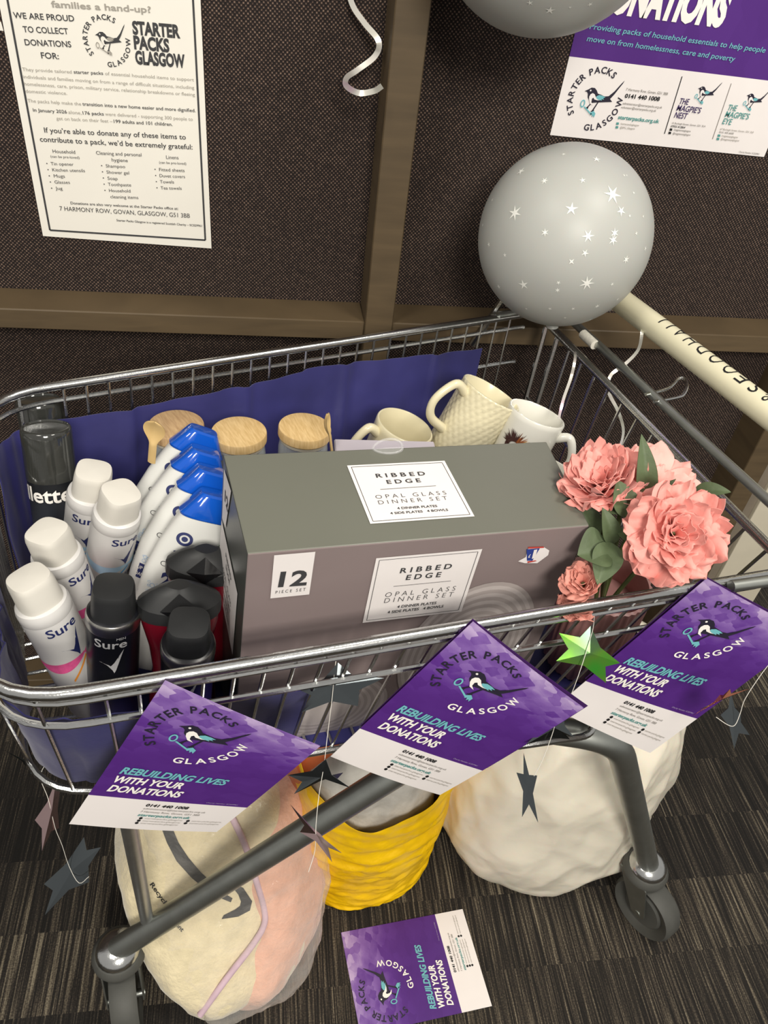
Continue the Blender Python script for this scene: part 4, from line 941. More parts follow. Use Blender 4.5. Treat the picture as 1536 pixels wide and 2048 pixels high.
# ================================================================== ARTIFICIAL PEONIES IN A RIBBED POT
VT = at_z(1220, 1165, 0.800); VB = V((VT.x+0.006, VT.y+0.012, 0.666))
mb = MB(); Mv = pose(VB, VT); hv = (VT-VB).length
mb.lathe([(0, .001), (.038, 0), (.042, .004), (.045, hv*.5), (.045, hv*.9), (.044, hv), (.041, hv+.001), (.040, hv*.9), (.038, hv*.75), (0, hv*.72)], 144, M=Mv, sq=lambda a, i: 1+.018*math.sin(a*36) if 1 < i < 6 else 1, cap0=False, cap1=False)
o = link('ribbed_pot', mb, mat('dusty_pink_ribbed', (176, 128, 124), .4, 0, .08, 30), None, 60); tag(o, 'dusty pink finely ribbed pot under the peonies, in the rear corner of the basket', 'pot')
BQ = thing('peony_bouquet', 'bunch of pink artificial peonies with green leaves in the rear of the trolley', 'flowers', VT)
M_PETAL = mat('peony_pink', (234, 156, 146), .65, 0, .10, 45, .15, 120, sheen=.2); M_PETAL2 = mat('pale_peony_pink', (246, 176, 166), .65, 0, .08, 45, .15, 120, sheen=.2); M_PETAL3 = mat('faded_rose', (206, 138, 124), .65, 0, .12, 45, .15, 120)
M_LEAF = mat('leaf_green', (84, 98, 68), .55, 0, .15, 60, .2, 90); M_STEM = mat('stem_green', (96, 108, 62), .6)
def petal(mb, base, d_out, up, Lp, Wp, open_, cup, rng, mi=0):
    # open_: 0 upright .. 1 flat; petals are cupped sheets with a frilled tip
    side = up.cross(d_out).normalized(); ph = rng.random()*9
    def fn(a, b):
        u = a*2-1; t = b; ang = open_*PI/2*(0.55+0.65*t); 
        r = Lp*t; out = r*math.sin(ang*0.9); hgt = r*math.cos(ang*0.9)
        wdt = Wp*(0.25+0.95*math.sin(PI*min(1, t*0.62)))*0.5
        fr = 0.24*Lp*max(0, t-0.5)*(math.sin(u*7+ph)+0.7*math.sin(u*14+ph*2)); out += 0.10*Lp*max(0, t-.7)*math.sin(u*10+ph); notch = -0.10*Lp*t*t*abs(u)**2.5*1.6
        cu = cup*Wp*(u*u)*(0.4+0.6*t)
        return base+d_out*(out+notch*math.sin(ang)-cu*math.cos(ang)*0.6+fr*0.35)+up*(hgt+notch*math.cos(ang)+cu*math.sin(ang)*0.9+fr)+side*(wdt*u)
    mb.grid(fn, 16, 11, mi)
def peony(name, c, d, normal, R, m1, seed, layers=((7, 1.0, 1.0), (7, .98, .78), (6, .88, .56), (5, .78, .38), (5, .66, .24), (4, .52, .10)), label=None):
    rng = random.Random(seed); C0 = at_d(c[0], c[1], d); up = V(normal).normalized(); x = up.orthogonal().normalized(); y = up.cross(x)
    base = C0-up*R*0.42; mb = MB()
    for li_, (n, s_, op) in enumerate(layers):
        for k in range(n):
            a = 2*PI*(k+0.5*(li_ % 2))/n+rng.uniform(-.3, .3); dd = x*math.cos(a)+y*math.sin(a)
            petal(mb, base+dd*R*0.05+up*R*0.02*li_, dd, up, R*s_*rng.uniform(.88, 1.16)*1.05, R*s_*rng.uniform(1.05, 1.40)*1.05, op*rng.uniform(.72, 1.15), .30, rng)
    o = link(name, thicken(mb, .0004), m1, BQ, 80)
    if label: o['label'] = label
    return base, up
def cdir(x, y, z=0): return CR*x+CU*y-CF*z
p2 = peony('peony_head', (1352, 1066), .640, cdir(-.10, .12, 1), .035, M_PETAL, 2, label='largest open pink peony')
p1 = peony('peony_head', (1203, 962), .690, cdir(-.35, .65, .70), .036, M_PETAL, 5, layers=((8, 1.0, .80), (8, .95, .62), (7, .85, .46), (6, .7, .30), (5, .5, .14)))
p3 = peony('peony_head', (1318, 958), .712, cdir(.25, .55, .75), .034, M_PETAL2, 9, layers=((8, 1.05, 1.0), (7, .98, .9), (6, .75, .7), (5, .5, .5)), label='paler peony at the back')
p4 = peony('peony_bud', (1166, 1166), .668, cdir(-.3, .45, .85), .0165, M_PETAL3, 11, layers=((6, 1.1, .62), (6, 1.0, .40), (5, .9, .18)), label='small faded bud')
pb_ = peony('peony_bud', (1150, 1212), .670, cdir(.2, .6, .8), .014, M_PETAL3, 13, layers=((5, 1.1, .9), (5, 1.0, .7)))
for b_, u_ in (p1, p2, p3, p4, pb_):
    mb = MB(); foot = V((VT.x+(b_.x-VT.x)*.15, VT.y+(b_.y-VT.y)*.15, VT.z-.03)); mb.tube(smoothpath([foot, (foot+b_)/2-u_*.012, b_-u_*.002, b_+u_*.004], 5), .0022, 7); link('flower_stem', mb, M_STEM, BQ)
def leaf(basepx, tippx, d0, d1, wpx, nrm, curl=.2, name='leaf'):
    a, b = at_d(*basepx, d0), at_d(*tippx, d1); ax = b-a; L = ax.length; ax = ax.normalized(); n = V(nrm); n = (n-ax*n.dot(ax)).normalized(); s_ = ax.cross(n); W_ = wpx/F_PX*(d0+d1)/2
    mb = MB()
    def fn(i, j):
        u, t = i*2-1, j; w2 = W_*.5*math.sin(PI*min(1, t**.75*.99+.008))**.85
        return a+ax*(L*t)+s_*(w2*u)+n*(L*curl*math.sin(PI*t)*.5+abs(u)*w2*.35+.004*math.sin(u*5+t*9)*w2*20*.1)
    mb.grid(fn, 8, 14); link(name, thicken(mb, .0004), M_LEAF, BQ, 70)
leaf((1288, 1010), (1283, 868), .690, .668, 44, cdir(0, .1, 1)); leaf((1262, 985), (1212, 895), .705, .70, 26, cdir(0, .1, 1)); leaf((1290, 1005), (1352, 958), .690, .672, 22, cdir(0, .3, 1))
leaf((1385, 985), (1462, 984), .66, .640, 34, cdir(0, .4, 1)); leaf((1250, 1035), (1235, 960), .665, .668, 56, cdir(.2, .1, 1)); leaf((1190, 1080), (1145, 985), .690, .690, 58, cdir(-.3, .1, 1))
leaf((1215, 1095), (1155, 1110), .668, .660, 88, cdir(-.1, .4, 1), .1); leaf((1222, 1085), (1195, 1170), .668, .655, 62, cdir(-.1, .1, 1), .15); leaf((1225, 1090), (1205, 1015), .672, .662, 40, cdir(.1, .1, 1)); leaf((1235, 1060), (1290, 1098), .668, .655, 30, cdir(.1, .3, 1)); leaf((1405, 1062), (1458, 1073), .665, .652, 10, cdir(0, .2, 1), .05); leaf((1200, 1010), (1250, 1028), .675, .665, 30, cdir(0, .3, 1)); leaf((1160, 1050), (1135, 985), .70, .70, 34, cdir(-.2, .2, 1))
for px_, py_ in ((1240, 1080), (1215, 1075), (1228, 1110)): 
    mb = MB(); mb.tube([at_d(px_, py_-60, .675), at_d(px_-6, py_, .680), VT+V((0, 0, -.03))], .002, 7); link('flower_stem', mb, M_STEM, BQ)

# ================================================================== POSTERS ON THE WALL
WALLN = V((0, -1, 0))
def sheet(name, label, cat, corners, thick=.0004, nu=16, nv=20, bow=None, group=None):
    tl, tr, br, bl = [V(c) for c in corners]; t = thing(name, label, cat, (tl+br)/2, group=group); mb = MB()
    def fn(a, b): return (bl.lerp(br, a)).lerp(tl.lerp(tr, a), b)+(bow(a, b) if bow else V((0, 0, 0)))
    mb.grid(fn, nu, nv, uv=True); thicken(mb, thick); return t, mb
YP = D-0.0012
tl, tr, br, bl = at_y(-12, 25, YP), at_y(401, 0, YP), at_y(423, 497, YP), at_y(86, 472, YP)
up = (tr-br).normalized(); tl = bl+up*.297; tr = br+up*.297
t, mb = sheet('paper_poster', 'white typed notice with thin border pinned to the brown wall panel', 'poster', (tl, tr, br, bl)); link('paper', mb, M_PAPER, t)
PL = Plane(bl, br-bl, WALLN); mb = MB()
def p3(x, y): return (x/3, y/3)
def T(s, a, b, cap, mi=0, bold=0.0, sh=0.0): PL.text(mb, s, p3(*a), p3(*b), cap/3, mi, bold, sh)
T('families a hand-up?', (310, 42), (908, 76), 40, 2, .02)
for s_, a, b in [('WE ARE PROUD', (84, 108), (448, 128)), ('TO COLLECT', (142, 192), (412, 205)), ('DONATIONS', (152, 270), (430, 283)), ('FOR:', (250, 349), (356, 354))]: T(s_, a, b, 38, 0, .012)
for s_, a, b in [('STARTER', (798, 202), (1083, 226)), ('PACKS', (806, 290), (1018, 310)), ('GLASGOW', (815, 380), (1112, 404))]: T(s_, a, b, 78, 0, .045)
T('They provide tailored', (136, 424), (432, 440), 21, 2); T('starter packs', (444, 440), (620, 448), 21, 0, .008); T('of essential household items to support', (632, 449), (1164, 487), 21, 2)
T('individuals and families moving on from a range of difficult situations, including', (142, 468), (1166, 534), 21, 2); T('homelessness, care, prison, military service, relationship breakdowns or fleeing', (148, 511), (1170, 576), 21, 2); T('domestic violence.', (156, 555), (404, 568), 21, 2)
T('The packs help make the', (168, 612), (488, 632), 21, 2); T('transition into a new home easier and more dignified.', (496, 632), (1174, 672), 21, 0, .008)
T('In January 2026', (200, 668), (403, 680), 21, 0, .008); T('alone,', (412, 681), (490, 686), 21, 2); T('176 packs', (498, 686), (624, 692), 21, 0, .008); T('were delivered - supporting 300 people to', (632, 692), (1157, 724), 21, 2)
T('get on back on their feet –', (340, 718), (676, 736), 21, 2); T('199 adults and 101 children.', (684, 736), (1036, 755), 21, 0, .008)
T('If you’re able to donate any of these items to', (268, 794), (1116, 836), 32, 0, .008); T('contribute to a pack, we’d be extremely grateful:', (242, 848), (1156, 896), 32, 0, .008)
T('Household', (318, 916), (453, 922), 22, 0); T('(can be pre-loved)', (305, 944), (478, 952), 16, 0)
for i, s_ in enumerate(['Tin opener', 'Kitchen utensils', 'Mugs', 'Glasses', 'Jug']): T('•  '+s_, (280+i*7, 989+i*37), ((443, 511, 391, 421, 377)[i], (994, 1032, 1065, 1102, 1138)[i]), 20, 0)
T('Cleaning and personal', (578, 926), (850, 938), 22, 0); T('hygiene', (672, 968), (768, 972), 22, 0)
for i, s_ in enumerate(['Shampoo', 'Shower gel', 'Soap', 'Toothpaste', 'Household']): T('•  '+s_, (608+i*5, 1002+i*37), ((752, 776, 707, 788, 784)[i], (1008, 1046, 1080, 1118, 1154)[i]), 20, 0)
T('cleaning items', (664, 1188), (831, 1193), 20, 0)
T('Linens', (998, 952), (1072, 955), 22, 0); T('(can be pre-loved)', (956, 980), (1118, 988), 16, 0)
for i, s_ in enumerate(['Fitted sheets', 'Duvet covers', 'Towels', 'Tea towels']): T('•  '+s_, (928+i*4, 1024+i*37), ((1108, 1111, 1045, 1091)[i], (1031, 1068, 1100, 1138)[i]), 20, 0)
T('Donations are also very welcome at the Starter Packs office at:', (425, 1224), (1070, 1258), 16, 0, .01); T('7 HARMONY ROW, GOVAN, GLASGOW, G51 3BB', (360, 1262), (1140, 1306), 27, 0, 0); T('Starter Packs Glasgow is a registered Scottish Charity – SC029961', (700, 1326), (1212, 1360), 13, 0, .012)
link('printed_text', mb, [M_INK, M_INKMID, M_INKLIGHT], t, 0)
mb = MB()
for a, b in [((40, -30), (300, 1380)), ((300, 1380), (1232, 1440)), ((1157, -30), (1232, 1440))]: PL.line(mb, p3(*a), p3(*b), .0022, 0)
link('printed_border', mb, M_INK, t, 0)
mb = MB(); ec = PL.px(*p3(640, 245)); ux = V(PL.px(*p3(700, 249)))-V(PL.px(*p3(600, 243))); emblem(mb, PL.map if False else (lambda k: PL.map(.0006+.0002*k)), ec[0], ec[1], .0212, 0, 0, 1, 2, rot=math.atan2(ux.y, ux.x)); link('magpie_emblem', mb, [M_INK, M_PAPER, M_INKLIGHT], t, 0)
# loose sheet edge at the far left of the wall
tl, tr, br, bl = at_y(-70, 30, YP), at_y(2, 44, YP), at_y(7, 62, YP), at_y(-68, 52, YP)
t, mb = sheet('paper_slip', 'sliver of white paper at the left edge, level with the notice heading', 'paper', (tl, tr, br, bl)); link('paper', mb, M_PAPER, t)
# purple poster
bl, br = at_y(1100, 270, YP), at_y(1528, 314, YP); up = V((bl.y*0-.0, 0, 1)); ex = (br-bl).normalized(); up = WALLN.cross(ex); up = up if up.z > 0 else -up
hP = .42; tl, tr = bl+up*hP, br+up*hP; e1, e2 = at_y(1140, 110, YP), at_y(1536, 164, YP); hb_ = .5*((e1-bl).dot(up)+(e2-br).dot(up))
t, mb = sheet('purple_poster', 'large purple and white charity poster on the wall above the grey balloon', 'poster', (bl+up*hb_, br+up*hb_, br, bl)); link('white_foot', mb, M_CARD, t)
mb = MB(); A0, A1 = bl+up*hb_, br+up*hb_
mb.grid(lambda a, b: A0.lerp(A1, a)+up*((hP-hb_)*b)-V((0, .00001, 0)), 10, 10, uv=True)
for k in mb.uv: mb.uv[k] = (mb.uv[k][0], mb.uv[k][1]*.30+.10)
thicken(mb, .0004); link('purple_picture', mb, M_PURPLE, t)
PP = Plane(bl, br-bl, WALLN); mb = MB()
def p4(x, y): return (1024+x/3, y/3)
def T(s, a, b, cap, mi=0, bold=0.0, sh=0.0): PP.text(mb, s, p4(*a), p4(*b), cap/3, mi, bold, sh, lift=.0009)
T('DONATIONS', (480, 50), (1265, 152), 225, 3, .06, .12)
T('Providing packs of household essentials to help people', (462, 172), (1514, 316), 36, 4, .008, .12); T('move on from homelessness, care and poverty', (445, 245), (1332, 368), 36, 4, .008, .12)
T('7 Harmony Row, Govan, G51 3BB', (682, 542), (932, 570), 17, 1); T('0141 440 1008', (674, 585), (882, 605), 26, 0, .03); T('administrator@starterpacks.org.uk', (662, 625), (898, 650), 15, 1); T('volunteer@starterpacks.org.uk', (652, 648), (862, 670), 15, 1); T('starterpacks.org.uk', (634, 712), (880, 738), 24, 5, .025); T('/starterpacksglasgow', (648, 746), (760, 757), 13, 2); T('@SPG_Glasgow', (646, 769), (735, 777), 13, 2)
for s_, a, b, m_, q in [('THE', (1000, 622), (1055, 628), 6, 38), ("MAGPIE'S", (984, 662), (1126, 680), 6, 38), ('NEST', (970, 704), (1045, 714), 6, 38), ('THE', (1290, 660), (1342, 666), 5, 38), ("MAGPIE'S", (1274, 700), (1415, 716), 5, 38), ('EYE', (1258, 742), (1312, 748), 5, 38)]: T(s_, a, b, q, m_, .012, .1)
T('15 Burleigh Street, Govan, G51 3LA', (958, 742), (1158, 762), 12, 1); T('07935 412864', (950, 762), (1036, 770), 13, 0, .01); T('/magpiesnestglasgow', (968, 782), (1070, 792), 13, 1); T('@magpiesnestglasgow', (962, 804), (1068, 814), 13, 1)
T('67 Burleigh Street, Govan, G51 3LB', (1246, 778), (1446, 798), 12, 2); T('0141 445 6600', (1240, 797), (1326, 806), 13, 1); T('/magpieseyeglasgow', (1254, 818), (1352, 828), 13, 2); T('@magpieseyeglasgow', (1250, 838), (1360, 848), 13, 2); T('Charity Number SC029961', (1358, 914), (1480, 928), 11, 1)
PP.line(mb, p4(1020, 458), p4(914, 802), .0011, 0); PP.line(mb, p4(1315, 500), p4(1202, 834), .0008, 1)
for x, y, m_ in [(632, 740, 5), (628, 762, 5), (952, 776, 0), (945, 796, 0), (1240, 812, 5), (1234, 832, 5)]: PP.quad(mb, [p4(x-6, y-7), p4(x-8, y+7), p4(x+7, y+8), p4(x+9, y-6)], m_, .0008)
link('printed_text', mb, [M_BLACK, M_INKMID, M_INKLIGHT, M_WHITEINK, M_TEAL, M_TEALDK, mat('deep_violet_ink', (58, 40, 92), .6)], t, 0)
rt = V(PP.px(*p4(600, 600)))-V(PP.px(*p4(500, 586))); rt = math.atan2(rt.y, rt.x)
mb = MB(); c_ = PP.px(*p4(498, 594)); emblem(mb, lambda k: PP.map(.0007+.0002*k), c_[0], c_[1], .0300, 0, 0, 1, 2, rot=rt); link('magpie_emblem', mb, [M_BIRD, M_CARD, M_TEAL], t, 0)
for x, y in ((1150, 560), (1440, 602)):
    mb = MB(); c_ = PP.px(*p4(x, y)); emblem(mb, lambda k: PP.map(.0007+.0002*k), c_[0], c_[1], .0185, 0, 0, 1, 2, rot=rt, text=False); link('magpie_emblem', mb, [M_BIRD, M_CARD, M_TEAL], t, 0)

# ================================================================== LEAFLETS
def leaflet(label, corners, bow=0.0, back=None, skew=.13, flat=False):
    tl, tr, br, bl = [V(c) for c in corners]; t = thing('leaflet', label, 'leaflet', (tl+br)/2, group='purple charity leaflets')
    nn = (tr-tl).cross(tl-bl).normalized()
    if nn.dot(CAM-tl) < 0: nn = -nn
    def fn(a, b, lift=0.0):
        b = min(1, max(0, b+skew*a*math.sin(PI*min(1, max(0, b))))); p = bl.lerp(br, a).lerp(tl.lerp(tr, a), b); return p+nn*(bow*(math.sin(PI*a)*.7+.5*a*b*(1-b)*4)+lift)
    SPL = .235
    mb = MB(); mb.grid(lambda a, b: fn(a, SPL+(1-SPL)*b), 16, 18, uv=True); 
    if not flat: mb.f = mb.f
    thicken(mb, .0003); link('printed_page', mb, M_PURPLE, t, 60)
    mb = MB(); mb.grid(lambda a, b: fn(a, SPL*b), 16, 6, uv=True); thicken(mb, .0003); link('white_foot', mb, M_CARD, t, 60)
    W_, H_ = 1.0, 210/148.0
    mp = lambda lift: (lambda u, v: fn(u, v/H_, lift))
    mb = MB(); L = mp(.0007)
    def X(s, x, y, cap, w_, mi, bold=.0, sh=0.0): put_text(mb, s, L, x, (1-y)*H_, cap*H_, w_, 'L', mi, bold, sh)
    X('REBUILDING LIVES', .085, .585, .048, .64, 0, .035, .22); X('WITH YOUR', .085, .650, .048, .41, 1, .035, .22); X('DONATIONS', .085, .718, .048, .45, 1, .035, .22)
    X('0141 440 1008', .38, .808, .020, .27, 2, .03, .12); X('administrator@starterpacks.org.uk', .38, .832, .012, .40, 3, 0, .1); X('7 Harmony Row, Govan, G51 3BB', .38, .857, .013, .38, 3, 0, .1); X('starterpacks.org.uk', .38, .887, .019, .34, 4, .02, .12)
    for y in (.908, .928, .948):
        X('starterpacks.glasgow', .44, y, .010, .25, 5, 0, .1); tri_poly(mb, [(.415+.012*math.cos(k*PI/4), (1-y+.004)*H_+.012*math.sin(k*PI/4)) for k in range(8)], L, 2)
    for y in (.908, .928):
        X('starter.packs.glasgow', .75, y, .010, .20, 5, 0, .1); tri_poly(mb, [(.725+.012*math.cos(k*PI/4), (1-y+.004)*H_+.012*math.sin(k*PI/4)) for k in range(8)], L, 2)
    X('Charity Number SC029961', .72, .745, .008, .20, 6, 0, .1)
    link('printed_text', mb, [M_TEAL, M_WHITEINK, M_BLACK, M_INKMID, M_TEALDK, M_INKLIGHT, mat('pale_violet_ink', (176, 156, 196), .6)], t, 0)
    mb = MB(); emblem(mb, lambda k: mp(.0007+.0002*k), .35, (1-.25)*H_, .245, 0, 0, 1, 2, mi_low=1, rot=0); link('magpie_emblem', mb, [M_BIRD, M_WHITEINK, M_TEAL], t, 0)
    if back:
        mb = MB(); d0, d1 = back
        mb.grid(lambda a, b: fn(a, SPL+(1-SPL)*b, -.002)-nn*(.001+.004*a)+(tr-tl)*(d0*a)+(tl-bl).normalized()*(d1*(b*.5+.5*a)), 12, 12, uv=True); thicken(mb, .0003); link('back_page', mb, M_DKPURPLE, t, 60)
    return t
leaflet('purple leaflet hanging at the front corner of the trolley, below the deodorant cans', (at_y(330, 1361, .345), at_y(641, 1492, .330), at_y(433, 1664, .338), at_y(138, 1648, .345)), .002)
leaflet('purple leaflet hanging at the middle of the rim, below the dinner set box', (at_y(946, 1243, .385), at_y(1168, 1416, .362), at_y(880, 1590, .375), at_y(661, 1513, .386)), .003, (.055, .0))
leaflet('purple leaflet hanging below the peonies, near the rear castor leg', (at_y(1413, 1157, .424), at_y(1618, 1268, .414), at_y(1300, 1506, .410), at_y(1107, 1417, .420)), .002, (.012, .0))
f1, f2, f3 = at_z(682, 1865, .0015), at_z(925, 1818, .0015), at_z(984, 2012, .0015)     # page: head to the left
leaflet('purple leaflet lying flat on the carpet beside the yellow bag', (f1+f3-f2, f1, f2, f3), 0.0, skew=0.0)

# ================================================================== BALLOONS AND RIBBONS
M_BALLOON = mat('grey_latex', (178, 179, 174), .42, 0, .02, 6, sss=.15); M_STARINK = mat('balloon_white_print', (236, 236, 230), .5)
def balloon(label, c, d, rx, rz, stars, up0=(-.13, 0, 1), seed=1):
    O = at_d(c[0], c[1], d); upv = V(up0).normalized(); t = thing('balloon', label, 'balloon', O, group='grey starry balloons')
    x = upv.orthogonal().normalized(); y = upv.cross(x); M = Matrix(((x.x, y.x, upv.x, O.x), (x.y, y.y, upv.y, O.y), (x.z, y.z, upv.z, O.z), (0, 0, 0, 1)))
    prof = []
    for k in range(49):
        a = -PI/2+PI*k/48; r = rx*math.cos(a); z = rz*math.sin(a); 
        if z < 0: r *= 1-.05*(z/rz)**2*abs(math.sin(a))
        prof.append((max(r, 0.0), z))
    prof[0] = (0.004, -rz); prof[-1] = (0.0005, rz)
    mb = MB(); mb.lathe(prof, 72, M=M); link('balloon_skin', mb, M_BALLOON, t, 60)
    mb = MB(); mb.lathe([(.002, -rz-.014), (.008, -rz-.013), (.004, -rz-.006), (.005, -rz-.001), (.006, -rz+.004)], 16, M=M); link('knot', mb, M_BALLOON, t, 60)
    mb = MB(); Mi = M.inverted(); rng = random.Random(seed)
    for sx, sy, r_, n in stars:
        o_, d_ = Mi @ CAM, Mi.to_3x3() @ ray(sx, sy); s = V((1/rx, 1/rx, 1/rz)); oo = V((o_.x*s.x, o_.y*s.y, o_.z*s.z)); dd = V((d_.x*s.x, d_.y*s.y, d_.z*s.z))
        a, b, c_ = dd.dot(dd), 2*oo.dot(dd), oo.dot(oo)-1.0; disc = b*b-4*a*c_
        if disc < 0: continue
        p = o_+d_*((-b-math.sqrt(disc))/(2*a)); nrm = V((p.x/rx**2, p.y/rx**2, p.z/rz**2)).normalized(); e1 = nrm.orthogonal().normalized(); e2 = nrm.cross(e1); R_ = r_/F_PX*d*0.92; th = rng.random()*6
        def sm(u, v, e1=e1, e2=e2, p=p, nrm=nrm): 
            q = p+e1*u+e2*v; k = math.sqrt((q.x/rx)**2+(q.y/rx)**2+(q.z/rz)**2); return M @ (q*(1.004/k))
        pts = [((R_ if k % 2 == 0 else R_*.30)*math.cos(th+PI*k/n), (R_ if k % 2 == 0 else R_*.30)*math.sin(th+PI*k/n)) for k in range(2*n)]
        C0 = sm(0, 0)
        for k in range(2*n): mb.add([C0, sm(*pts[k]), sm(*pts[(k+1) % (2*n)])], [(0, 1, 2)])
    link('printed_stars', mb, M_STARINK, t, 0)
    return M, rz
ST = [(1030, 426, 16, 6), (1143, 418, 13, 5), (1225, 389, 20, 6), (1242, 422, 11, 5), (1176, 472, 13, 6), (1229, 466, 10, 6), (1226, 480, 11, 6), (1090, 465, 8, 6), (1170, 506, 8, 5), (1047, 569, 12, 5), (1174, 566, 16, 7), (1252, 519, 9, 6), (1290, 497, 6, 5), (1143, 523, 7, 4), (1010, 510, 5, 5), (1117, 565, 5, 5), (1115, 580, 6, 6), (1224, 568, 5, 5), (1100, 617, 5, 5), (1053, 617, 4, 5), (1146, 617, 5, 5), (1194, 612, 7, 6), (1130, 635, 4, 5), (1193, 319, 9, 5), (1127, 309, 5, 5), (1165, 361, 7, 5), (1089, 362, 8, 6), (1042, 343, 10, 5), (1248, 351, 4, 5), (1253, 351, 3, 5), (1272, 467, 5, 5), (1259, 432, 4, 5), (1286, 433, 4, 5), (966, 450, 5, 5), (978, 489, 6, 5), (998, 573, 7, 6), (1235, 598, 5, 5), (1221, 620, 7, 5), (1180, 639, 5, 5), (1267, 386, 4, 5), (1012, 612, 4, 5), (985, 400, 5, 5)]
MB1, rz1 = balloon('grey balloon printed with white stars, floating over the far rear corner of the trolley', (1128, 476), .925, .1025, .1045, ST)
MB2, rz2 = balloon('grey balloon cut off by the top edge, in front of the purple poster', (1110, -212), .70, .112, .118, [(1100, 20, 12, 5), (1060, 5, 8, 5), (1180, 8, 7, 5), (1140, 14, 4, 5)], (.3, -.9, .35), seed=4)
def ribbon_mat():
    m = bpy.data.materials.new('iridescent_ribbon'); m.use_nodes = True; nt = m.node_tree; b = nt.nodes['Principled BSDF']
    b.inputs['Base Color'].default_value = lin((226, 224, 214))+(1,); b.inputs['Roughness'].default_value = .25; b.inputs['Metallic'].default_value = .55
    b.inputs['Thin Film Thickness'].default_value = 420; b.inputs['Thin Film IOR'].default_value = 1.7
    tc = nt.nodes.new('ShaderNodeTexCoord'); n = nt.nodes.new('ShaderNodeTexNoise'); n.inputs['Scale'].default_value = 18; nt.links.new(tc.outputs['Object'], n.inputs['Vector'])
    nt.links.new(ramp(nt, n.outputs['Fac'], [(0.35, (226, 224, 214)), (0.55, (236, 230, 224)), (0.68, (226, 170, 214)), (0.8, (230, 224, 180))]), b.inputs['Base Color'])
    return m
M_RIBBON = ribbon_mat()
def ribbon(label, pts, w_, tw=0.0, flat=None):
    P = smoothpath(pts, 10); mb = MB(); n = len(P)
    def fn(a, b):
        i = min(n-1, int(round(a*(n-1)))); t_ = (P[min(n-1, i+1)]-P[max(0, i-1)]).normalized(); s_ = t_.cross((CAM-P[i]).normalized()).normalized(); nn = s_.cross(t_); an = tw*a+.35*math.sin(a*9)
        return P[i]+(s_*math.cos(an)+nn*math.sin(an))*(w_*(b-.5))
    mb.grid(fn, n-1, 2); thicken(mb, .0002); o = link('curling_ribbon', mb, M_RIBBON, None, 70); tag(o, label, 'ribbon', 'curling balloon ribbons'); return o
ribbon('curly pearl ribbon hanging from above, in front of the middle wall post', [at_d(690, -60, .85), at_d(703, 5, .85), at_d(728, 45, .855), at_d(757, 82, .86), at_d(750, 112, .87), at_d(715, 140, .875), at_d(694, 155, .87), at_d(693, 172, .86), at_d(718, 186, .85), at_d(748, 182, .85), at_d(764, 172, .855)], .0062)
ribbon('pale ribbon hanging outside the rear flap below the handle', [at_z(1284, 648, ZH-.012), at_d(1284, 664, .955), at_d(1276, 700, .97), at_d(1248, 730, .98), at_d(1222, 750, .985), at_d(1216, 780, .985), at_d(1236, 822, .98), at_d(1246, 855, .97), at_d(1244, 880, .965), at_d(1234, 905, .96)], .0042, .5)
ribbon('pale ribbon tied to the rear bar of the basket, hanging behind the white mug', [at_z(1149, 700, ZR-.004), at_d(1150, 718, .94), at_d(1142, 755, .94), at_d(1128, 795, .935), at_d(1120, 825, .93), at_d(1118, 838, .93)], .0036, .3)

# ================================================================== BAGS UNDER THE TROLLEY
from mathutils.bvhtree import BVHTree
def crease(p, f, s=0.0):
    v = 0; a = 1.0
    for k in range(3):
        v += a*(1-2*abs(N.noise(V((p.x*f+s, p.y*f, p.z*f))))); f *= 2.0; a *= .5
    return v-0.9
def crump(p, f):
    a = N.voronoi(p*f)[0]; b = N.voronoi(p*f*2.3+V((7, 3, 1)))[0]
    return (min(.5, a[1]-a[0])-.2)+.4*(min(.5, b[1]-b[0])-.2)
def blob(rings, nseg=110, nz=70, cram=0.0, cf=14, amp=.006, freq=14, seed=0, sq=2.2, drape=0.0, topf=None, stretch=(1, 1, 1)):
    # rings: (z, cx, cy, rx, ry, rot)
    mb = MB(); n = len(rings)
    def R(t):
        f = t*(n-1); i = min(n-2, int(f)); u = f-i; P = [rings[max(0, i-1)], rings[i], rings[i+1], rings[min(n-1, i+2)]]
        return [0.5*((2*b)+(c-a)*u+(2*a-5*b+4*c-d)*u*u+(3*b-a-3*c+d)*u**3) for a, b, c, d in zip(*P)]
    vs = []
    for j in range(nz+1):
        t = j/nz
        for k in range(nseg):
            a = 2*PI*k/nseg; tt = t*(topf(a) if topf else 1.0); z, cx, cy, rx, ry, ro = R(min(1, tt)); c, s_ = math.cos(a), math.sin(a)
            q = 1/((abs(c)**sq+abs(s_)**sq)**(1/sq)); x, y = rx*q*c, ry*q*s_; cr, sr = math.cos(ro), math.sin(ro)
            p = V((cx+x*cr-y*sr, cy+x*sr+y*cr, max(0.001, z))); o_ = V((x*cr-y*sr, x*sr+y*cr, 0)); o_ = o_.normalized() if o_.length > 1e-6 else V((0, 0, 1))
            sp = V((p.x*stretch[0], p.y*stretch[1], p.z*stretch[2]))
            d = amp*(crease(sp, freq, seed)+.8*N.noise(sp*5+V((seed, 0, 0))))+(cram*crump(sp, cf) if cram else 0)+drape*math.sin(a*17+4*N.noise(p*8))*max(0, t-.35)
            up_ = V((0, 0, 1)) if t > .85 else o_
            p = p+(o_*(1-max(0, t-.8)*3)+V((0, 0, 1))*max(0, t-.8)*3 if t > .8 else o_)*d
            p.z = max(0.0008, p.z); vs.append(p)
    fs = [(j*nseg+k, j*nseg+(k+1) % nseg, (j+1)*nseg+(k+1) % nseg, (j+1)*nseg+k) for j in range(nz) for k in range(nseg)]
    fs.append(tuple(range(nseg-1, -1, -1))); 
    if not topf: fs.append(tuple(nz*nseg+k for k in range(nseg)))
    mb.add(vs, fs); return mb
